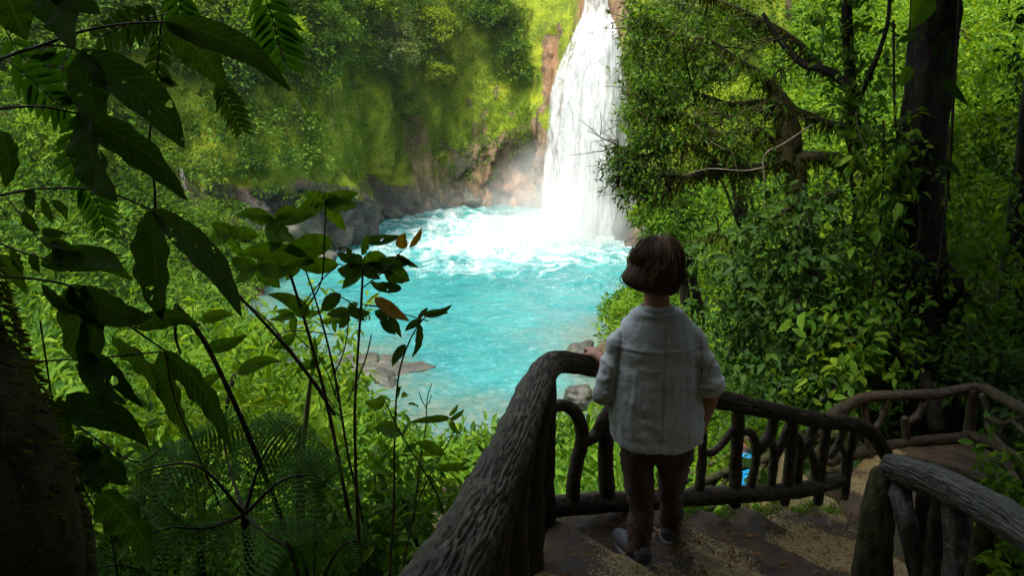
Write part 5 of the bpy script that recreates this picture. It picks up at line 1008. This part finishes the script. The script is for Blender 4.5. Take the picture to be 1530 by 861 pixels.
# ------------------------------------------------------------------ compound leaves
def pinnate(label, path, n, L_, w, Y, mat=LM_big, fwd=.25, name='compound_leaf', off=0):
    pts = spline(np.array([P(a, b, Y+off*i) for i, (a, b) in enumerate(path)]), 40); root = thing(name, label, 'leaf', pts[0], 'compound leaves at the left'); tb = MB(); tube(tb, pts, [wpx(2.6, Y)/2, wpx(1.2, Y)/2], 6, 24) if False else tube(tb, pts[::4], wpx(2, Y)/2, 6, 24); obj('rachis', tb, BK_twig, root); mb = MB()
    T = nrm(np.gradient(pts, axis=0))
    for k in range(n):
        i = int(4+35*(k+.5)/n); t_ = T[i]; sd = nrm(np.cross(t_, np.array([0, -1, .2]))); f = (1-.45*(k/n)**2)*(.75+.25*min(1, k/2))
        for s in (-1, 1):
            d = nrm(sd*s+t_*fwd*1.6+rdir(1)[0]*.08-UP*.18); l_ = wpx(L_, Y)*f*random.uniform(.9, 1.1)
            bigleaf(mb, [pts[i], pts[i]+d*l_*.5+t_*l_*.06, pts[i]+d*l_+t_*l_*.10-UP*l_*.12], wpx(w, Y)*f, .15, 0, 9, k, .7)
    obj('leaflets', mb, mat, root)
PN = [('compound leaf hanging just under the second leaf of the top branch', [(318, 120), (335, 140), (352, 170), (362, 197)], 9, 26, 9, 2.1, LM_big),
 ('widest compound leaf hanging from the top edge left of centre', [(385, -30), (405, 20), (415, 60), (428, 100)], 9, 44, 15, 2.3, LM_fern),
 ('compound leaf at top beside the first branch', [(262, -40), (268, 0), (275, 30), (290, 60)], 7, 34, 14, 2.2, LM_fern),
 ('compound leaf drooping left over the first branch end', [(250, 20), (215, 28), (180, 40), (140, 60)], 8, 34, 13, 2.1, LM_big),
 ('compound leaf by the left edge between the upper two branches', [(10, 90), (50, 120), (80, 150), (105, 165)], 8, 42, 15, 2.3, LM_fern),
 ('compound leaf hanging left of the paired leaves', [(118, 160), (112, 200), (108, 240), (118, 262)], 9, 34, 10, 2.2, LM_fern),
 ('compound leaf above the third branch tip', [(100, 255), (130, 280), (150, 315), (158, 350)], 10, 34, 11, 2.4, LM_fern),
 ('compound leaf by the centre left twig, above the cascade', [(232, 40), (238, 70), (236, 110), (250, 130)], 7, 24, 12, 2.2, LM_big),
 ('dim compound leaf in the top left corner', [(0, 30), (40, 90), (90, 100), (130, 110)], 8, 40, 14, 2.6, LM_fern)]
for a in PN: pinnate(*a)
# ------------------------------------------------------------------ saplings in front of the pool
def cl(x, y, n, r, w, mats=(LM_young,), up=.35):
    """n leaves round a node"""
    o = []
    for k in range(n):
        a = k*2*PI/n+random.uniform(-.5, .5); d = (math.cos(a), -abs(math.sin(a))*up if math.sin(a) < 0 else math.sin(a)*.75); L_ = r*random.uniform(.7, 1.15)
        o.append((x, y, x+d[0]*L_, y+d[1]*L_, w*random.uniform(.8, 1.2), random.choice(mats)))
    return o
branch('sapling', 'sapling with light leaves whose dark curved stem rises left of the yellow leaf', [[(560, 980, 9), (540, 861, 8), (512, 720, 7), (490, 610, 6), (464, 510, 5), (440, 430, 4.5), (420, 370, 4), (408, 335, 3)], [(452, 470, 3), (480, 420, 2.5), (485, 350, 2.5), (487, 300, 2)], [(425, 385, 2.5), (380, 365, 2), (340, 350, 2)], [(450, 460, 2), (480, 420, 2), (505, 395, 2)]],
       cl(410, 330, 6, 62, 24)+cl(485, 305, 5, 60, 24)+cl(345, 352, 5, 55, 24)+cl(385, 400, 5, 55, 26)+[(470, 392, 355, 380, 34, LM_young), (495, 360, 420, 372, 36, LM_young), (505, 395, 430, 385, 26, LM_young), (487, 300, 535, 288, 20, LM_young), (462, 470, 400, 440, 22, LM_young)], 3.2, cup=.1)
branch('sapling', 'sapling holding a yellowing leaf, brown withered leaves at its tip', [[(548, 980, 8), (536, 800, 6), (530, 640, 5), (534, 540, 4), (540, 450, 4), (542, 400, 3)], [(542, 430, 2), (580, 400, 2), (600, 375, 1.8)], [(541, 455, 2), (575, 460, 2), (605, 470, 1.8), (640, 480, 2)], [(540, 470, 2), (520, 450, 2), (500, 440, 2)]],
       cl(542, 398, 6, 50, 22, (LM_big, LM_young))+[(575, 400, 612, 420, 30, LM_big), (560, 400, 616, 392, 22, LM_big), (600, 372, 606, 348, 18, LM_old), (612, 370, 630, 340, 10, LM_old), (592, 380, 626, 400, 10, LM_big), (560, 445, 612, 480, 20, LM_old), (600, 430, 552, 420, 18, LM_big), (510, 440, 480, 465, 22, LM_big), (530, 390, 500, 372, 22, LM_big), (540, 380, 552, 350, 18, LM_young), (545, 360, 600, 352, 16, LM_big), (520, 460, 545, 480, 16, LM_big), (560, 465, 600, 505, 18, LM_big), (570, 470, 592, 500, 14, LM_big)], 3.0)
branch('sapling', 'thin sapling leaning right over the water with drooping narrow leaves', [[(580, 900, 5), (588, 760, 4), (590, 640, 3), (596, 560, 3), (612, 510, 2.5), (630, 480, 2), (640, 470, 2)]],
       [(632, 470, 676, 455, 12, LM_big), (632, 472, 670, 468, 12, LM_big), (628, 485, 615, 535, 13, LM_big), (606, 515, 586, 548, 14, LM_big), (630, 478, 605, 495, 12, LM_big), (625, 480, 640, 460, 9, LM_big)], 2.9)
branch('sapling', 'second thin dark stem between the two leafy saplings', [[(560, 980, 6), (545, 800, 5), (520, 680, 4), (500, 560, 4), (475, 460, 3), (450, 385, 2.5)], [(500, 560, 2.5), (515, 520, 2), (522, 470, 2)], [(505, 600, 2.5), (480, 540, 2), (440, 500, 2)]],
       cl(450, 385, 4, 48, 20)+cl(522, 465, 4, 36, 16, (LM_young, LM_big))+[(480, 540, 440, 560, 16, LM_young), (440, 500, 405, 520, 18, LM_young)], 3.3)
branch('sapling', 'tall brown stem crossing behind the lower dark branch', [[(470, 980, 11), (445, 861, 10), (415, 760, 9), (375, 660, 9), (340, 580, 8), (305, 510, 8), (275, 470, 8), (262, 455, 6)], [(265, 455, 6), (262, 500, 5), (270, 530, 3)], [(232, 315, 4), (230, 270, 4), (222, 230, 3.5), (232, 120, 3), (245, 0, 3)], [(355, 440, 4), (420, 510, 6), (460, 560, 6), (500, 620, 5)]],
       [(300, 480, 350, 470, 20, LM_young), (310, 520, 370, 500, 22, LM_young), (355, 560, 420, 540, 22, LM_young), (330, 560, 290, 590, 18, LM_young), (262, 455, 262, 490, 22, LM_big)], 2.7, smat=BK_mossy)
branch('sapling', 'low sapling with upturned leaves before the bright shrubs under the pool', [[(690, 900, 4), (660, 760, 3.5), (630, 700, 3), (600, 650, 2.5), (575, 600, 2)], [(640, 715, 2.5), (665, 670, 2), (680, 640, 1.8), (672, 625, 1.8)], [(640, 715, 3), (618, 770, 3), (600, 861, 3)]],
       [(672, 625, 610, 632, 12, LM_young), (672, 622, 684, 604, 9, LM_young), (674, 628, 694, 612, 8, LM_young), (674, 630, 690, 650, 12, LM_young), (600, 650, 560, 640, 26, LM_young), (665, 680, 620, 660, 18, LM_young), (650, 700, 700, 690, 16, LM_young), (575, 600, 545, 600, 22, LM_young)], 2.8)
branch('dead_twig', 'bare forked twig in front of the lower pool', [[(618, 780, 3), (628, 690, 2.5), (636, 640, 2), (638, 600, 1.8), (645, 573, 1.2)], [(637, 610, 1.8), (630, 598, 1.5), (626, 585, 1.0)], [(638, 606, 1.5), (642, 600, 1.3), (645, 590, 1)]], [], 2.9, cat='twig')
branch('reed', 'pale upright reed stalk at the left bank', [[(452, 800, 12), (450, 700, 10), (458, 620, 9), (465, 560, 5)], [(446, 800, 9), (444, 700, 7), (448, 640, 4)]], [(465, 565, 470, 500, 10, LM_young)], 3.3, smat=BK_pale, cat='plant')
branch('reed', 'cluster of pale shoots over an orange-brown stub at the bottom left', [[(298, 812, 5), (285, 770, 4), (265, 730, 3)], [(300, 812, 5), (296, 770, 4), (292, 725, 3)], [(304, 812, 5), (305, 770, 4), (308, 730, 3)], [(296, 812, 5), (280, 785, 4), (256, 755, 3)]], [], 2.8, smat=BK_pale, cat='plant')
branch('tree_stub', 'orange-brown stub under the pale shoots', [[(305, 920, 22), (302, 861, 16), (298, 822, 11)]], [], 2.8, smat=BK_rail, cat='stub')
branch('forked_sapling', 'thin forked pale branches low over the left shore', [[(350, 440, 3), (400, 480, 3), (440, 530, 3), (470, 570, 3), (500, 610, 3)], [(520, 600, 3), (545, 540, 2.5), (555, 500, 2)], [(400, 520, 2), (430, 495, 2), (500, 500, 2)], [(490, 480, 2), (510, 460, 2)]], cl(440, 470, 5, 40, 12)+cl(500, 480, 4, 30, 10), 4.2, cat='plant', smat=BK_dead)
# yellowish palmate bush behind the saplings
climber('fresh green shrub behind the saplings at the pool\'s left shore', [(400, 580, 9), (410, 530, 9), (420, 480, 9)], 200, LM_bright, .15, (.6, .5, .3), 6, 'shore_shrub', L8, .3, 'shrub', .03)
climber('bright shrub left of the brown stem, middle of the left bank', [(330, 640, 6), (340, 600, 6), (350, 560, 6)], 220, LM_bright, .13, (.5, .4, .25), 6, 'bank_shrub', L8, .35, 'shrub', .02)
climber('fresh green shrub left of the big handrail bottom', [(640, 900, 3.6), (620, 800, 3.6), (600, 740, 3.6)], 240, LM_right, .08, (.25, .3, .16), 6, 'bank_shrub', L8, .4, 'shrub', .012)
climber('green shrub in the lower middle among the sapling stems', [(480, 900, 3.8), (470, 800, 3.8), (480, 720, 3.8)], 300, LM_right, .085, (.35, .3, .2), 6, 'bank_shrub', L8, .38, 'shrub', .012)
climber('dim shrub at the foot of the mossy trunk', [(220, 900, 3.0), (230, 800, 3.0), (220, 700, 3.0)], 200, LM_right, .08, (.25, .25, .2), 6, 'bank_shrub', L8, .38, 'shrub', .012)
# ------------------------------------------------------------------ ferns
def frond(mb, tb, pts, L_, npin=22, mat=None):
    c = spline(np.array(pts), 50); T = nrm(np.gradient(c, axis=0)); tube(tb, c[::5], np.linspace(.008, .002, 10), 5, 24)
    for k in range(npin):
        u = (k+.6)/npin; i = int(5+44*u); ln = L_*math.sin(PI*min(1, .12+u*.95))**.8
        sd = nrm(np.cross(T[i], np.array([0, -.5, 1.])))
        for s in (-1, 1):
            d = nrm(sd*s+T[i]*.45-UP*.18); nl_ = 9; w_ = np.linspace(.08, 1, nl_)[:, None]; pp = c[i]+d*ln*w_-UP*(w_**2)*ln*.12
            for s2 in (-1, 1):
                n2 = nrm(np.cross(d, sd*0+UP)); e = nrm(np.tile(T[i]*s2*1.0+d*.5, (nl_, 1))+rdir(nl_)*.08); leaves(mb, pp, e, np.tile(nrm(UP+np.array([0, -.4, 0])), (nl_, 1))+rdir(nl_)*.1, ln*.22*(1-.65*w_[:, 0]), ln*.075)
def fern(label, base, fr, L_, group='tree ferns at the bottom left'):
    root = thing('tree_fern', label, 'fern', P(*base), group); mb = MB(); tb = MB()
    tube(tb, [P(*base)-UP*.9, P(*base)-UP*.4, P(*base)], [.022, .02, .016], 10, 12)
    for f in fr: frond(mb, tb, [P(*base)]+[P(*q) for q in f], L_)
    obj('stem', tb, BK_tree, root); obj('fronds', mb, LM_fern, root)
fern('dark tree fern right of the paired hanging leaves, bottom left', (365, 770, 2.6), [[(390, 690, 2.7), (425, 640, 2.8), (458, 618, 2.9)], [(300, 700, 2.5), (230, 700, 2.5), (165, 728, 2.4)], [(420, 720, 2.5), (470, 712, 2.5), (505, 735, 2.5)], [(310, 790, 2.4), (250, 790, 2.3), (195, 815, 2.3)], [(400, 800, 2.4), (430, 820, 2.3), (450, 870, 2.3)], [(340, 690, 2.9), (330, 640, 3.0), (300, 610, 3.1)]], .17)
fern('fern with arching fronds behind the orange-brown stub', (250, 880, 2.9), [[(220, 800, 2.9), (180, 770, 2.9), (140, 780, 2.8)], [(290, 800, 3), (340, 780, 3), (390, 790, 3)], [(250, 790, 3.1), (260, 740, 3.2), (280, 715, 3.3)], [(200, 850, 2.7), (150, 850, 2.6), (110, 880, 2.6)]], .15)
fern('small fern between the sapling stems at the bottom', (470, 900, 3.0), [[(450, 830, 3), (420, 800, 3), (390, 800, 3)], [(500, 830, 3), (530, 810, 3), (560, 830, 3)], [(470, 820, 3.1), (475, 780, 3.2), (490, 755, 3.2)]], .12)
fern('fern at the far right edge beside the wet handrail', (1525, 745, 3.4), [[(1500, 700, 3.4), (1480, 690, 3.4), (1460, 700, 3.3)], [(1540, 700, 3.4), (1560, 690, 3.4), (1590, 700, 3.4)], [(1510, 740, 3.2), (1490, 760, 3.1), (1480, 790, 3.1)]], .07, None)
# moss fringe along the outer edge of the steps
fx = np.interp(np.linspace(.2, 2.1, 1700), [p_[0] for p_ in FRL], [p_[0] for p_ in FRL]); n_ = len(fx); fyv = np.interp(fx, [p_[0] for p_ in FRL], [p_[1] for p_ in FRL])+.12+RNG.normal(size=n_)*.03
z, _ = stepz(fx, fyv); mb = MB(); sprays(mb, np.stack([fx, fyv+.01, z-.01], -1), nrm(np.tile([0, .3, .8], (n_, 1))+rdir(n_)*.5), .02, 5, asp=.35)
tag(obj('edge_moss', mb, LM_bright), 'moss and tiny ferns lining the outer edge of the steps', 'moss', kind='stuff')
# ------------------------------------------------------------------ light, air, camera
sv = nrm(np.array([-.28, -.42, 1.0])); el = math.asin(sv[2]); az = math.atan2(sv[0], sv[1])
L_ = bpy.data.lights.new('sun', 'SUN'); L_.energy = 2.8; L_.angle = math.radians(12); L_.color = (1, .94, .82); lo = bpy.data.objects.new('sun', L_); COL.objects.link(lo)
lo.rotation_euler = Vector(sv).to_track_quat('Z', 'Y').to_euler()
W = bpy.data.worlds.new('World'); S.world = W; W.use_nodes = True; nt = W.node_tree; bg = nt.nodes['Background']; sk = nt.nodes.new('ShaderNodeTexSky'); sk.sky_type = 'NISHITA'; sk.sun_disc = False
sk.sun_elevation = el; sk.sun_rotation = az; sk.air_density = 1.6; sk.dust_density = 3.0; hs_ = nt.nodes.new('ShaderNodeHueSaturation'); hs_.inputs['Saturation'].default_value = .45; nt.links.new(sk.outputs[0], hs_.inputs['Color']); nt.links.new(hs_.outputs[0], bg.inputs[0]); bg.inputs[1].default_value = .15
cam = bpy.data.cameras.new('camera'); co = bpy.data.objects.new('camera', cam); COL.objects.link(co); cam.sensor_width = 36; cam.lens = 36*F/1530; cam.clip_end = 2000; cam.clip_start = .05
co.location = (0, 0, 0); co.rotation_euler = (PI/2-TH, 0, 0); S.camera = co
S.view_settings.view_transform = 'Standard'; S.view_settings.look = 'None'; S.view_settings.exposure = 1.12; S.view_settings.gamma = 1
mb = MB(); x0, x1, y0, y1, z0, z1 = -75, 75, -40, 100, -18, 34
bv_ = np.array([[x, y, z] for z in (z0, z1) for y in (y0, y1) for x in (x0, x1)]); mb.add(bv_, q=[[0, 2, 3, 1], [4, 5, 7, 6], [0, 1, 5, 4], [2, 6, 7, 3], [0, 4, 6, 2], [1, 3, 7, 5]])
m, nt, out = M('gorge_air'); v_ = N(nt, 'VolumePrincipled'); v_.inputs['Color'].default_value = (.93, .97, 1, 1); v_.inputs['Density'].default_value = .0002; v_.inputs['Anisotropy'].default_value = .3; lk(nt, v_.outputs[0], out.inputs['Volume'])
tag(obj('haze', mb, m, smooth=False), 'thin moist air filling the gorge', 'haze', kind='stuff')
cy = S.cycles; cy.max_bounces = 7; cy.diffuse_bounces = 4; cy.glossy_bounces = 2; cy.transmission_bounces = 4; cy.transparent_max_bounces = 10; cy.volume_bounces = 4; cy.use_denoising = True; cy.sample_clamp_indirect = 6; cy.caustics_reflective = False; cy.caustics_refractive = False
cy.volume_step_rate = 2.0; cy.volume_max_steps = 64
for o in list(bpy.data.objects):
    if '_o' in o: del o['_o']
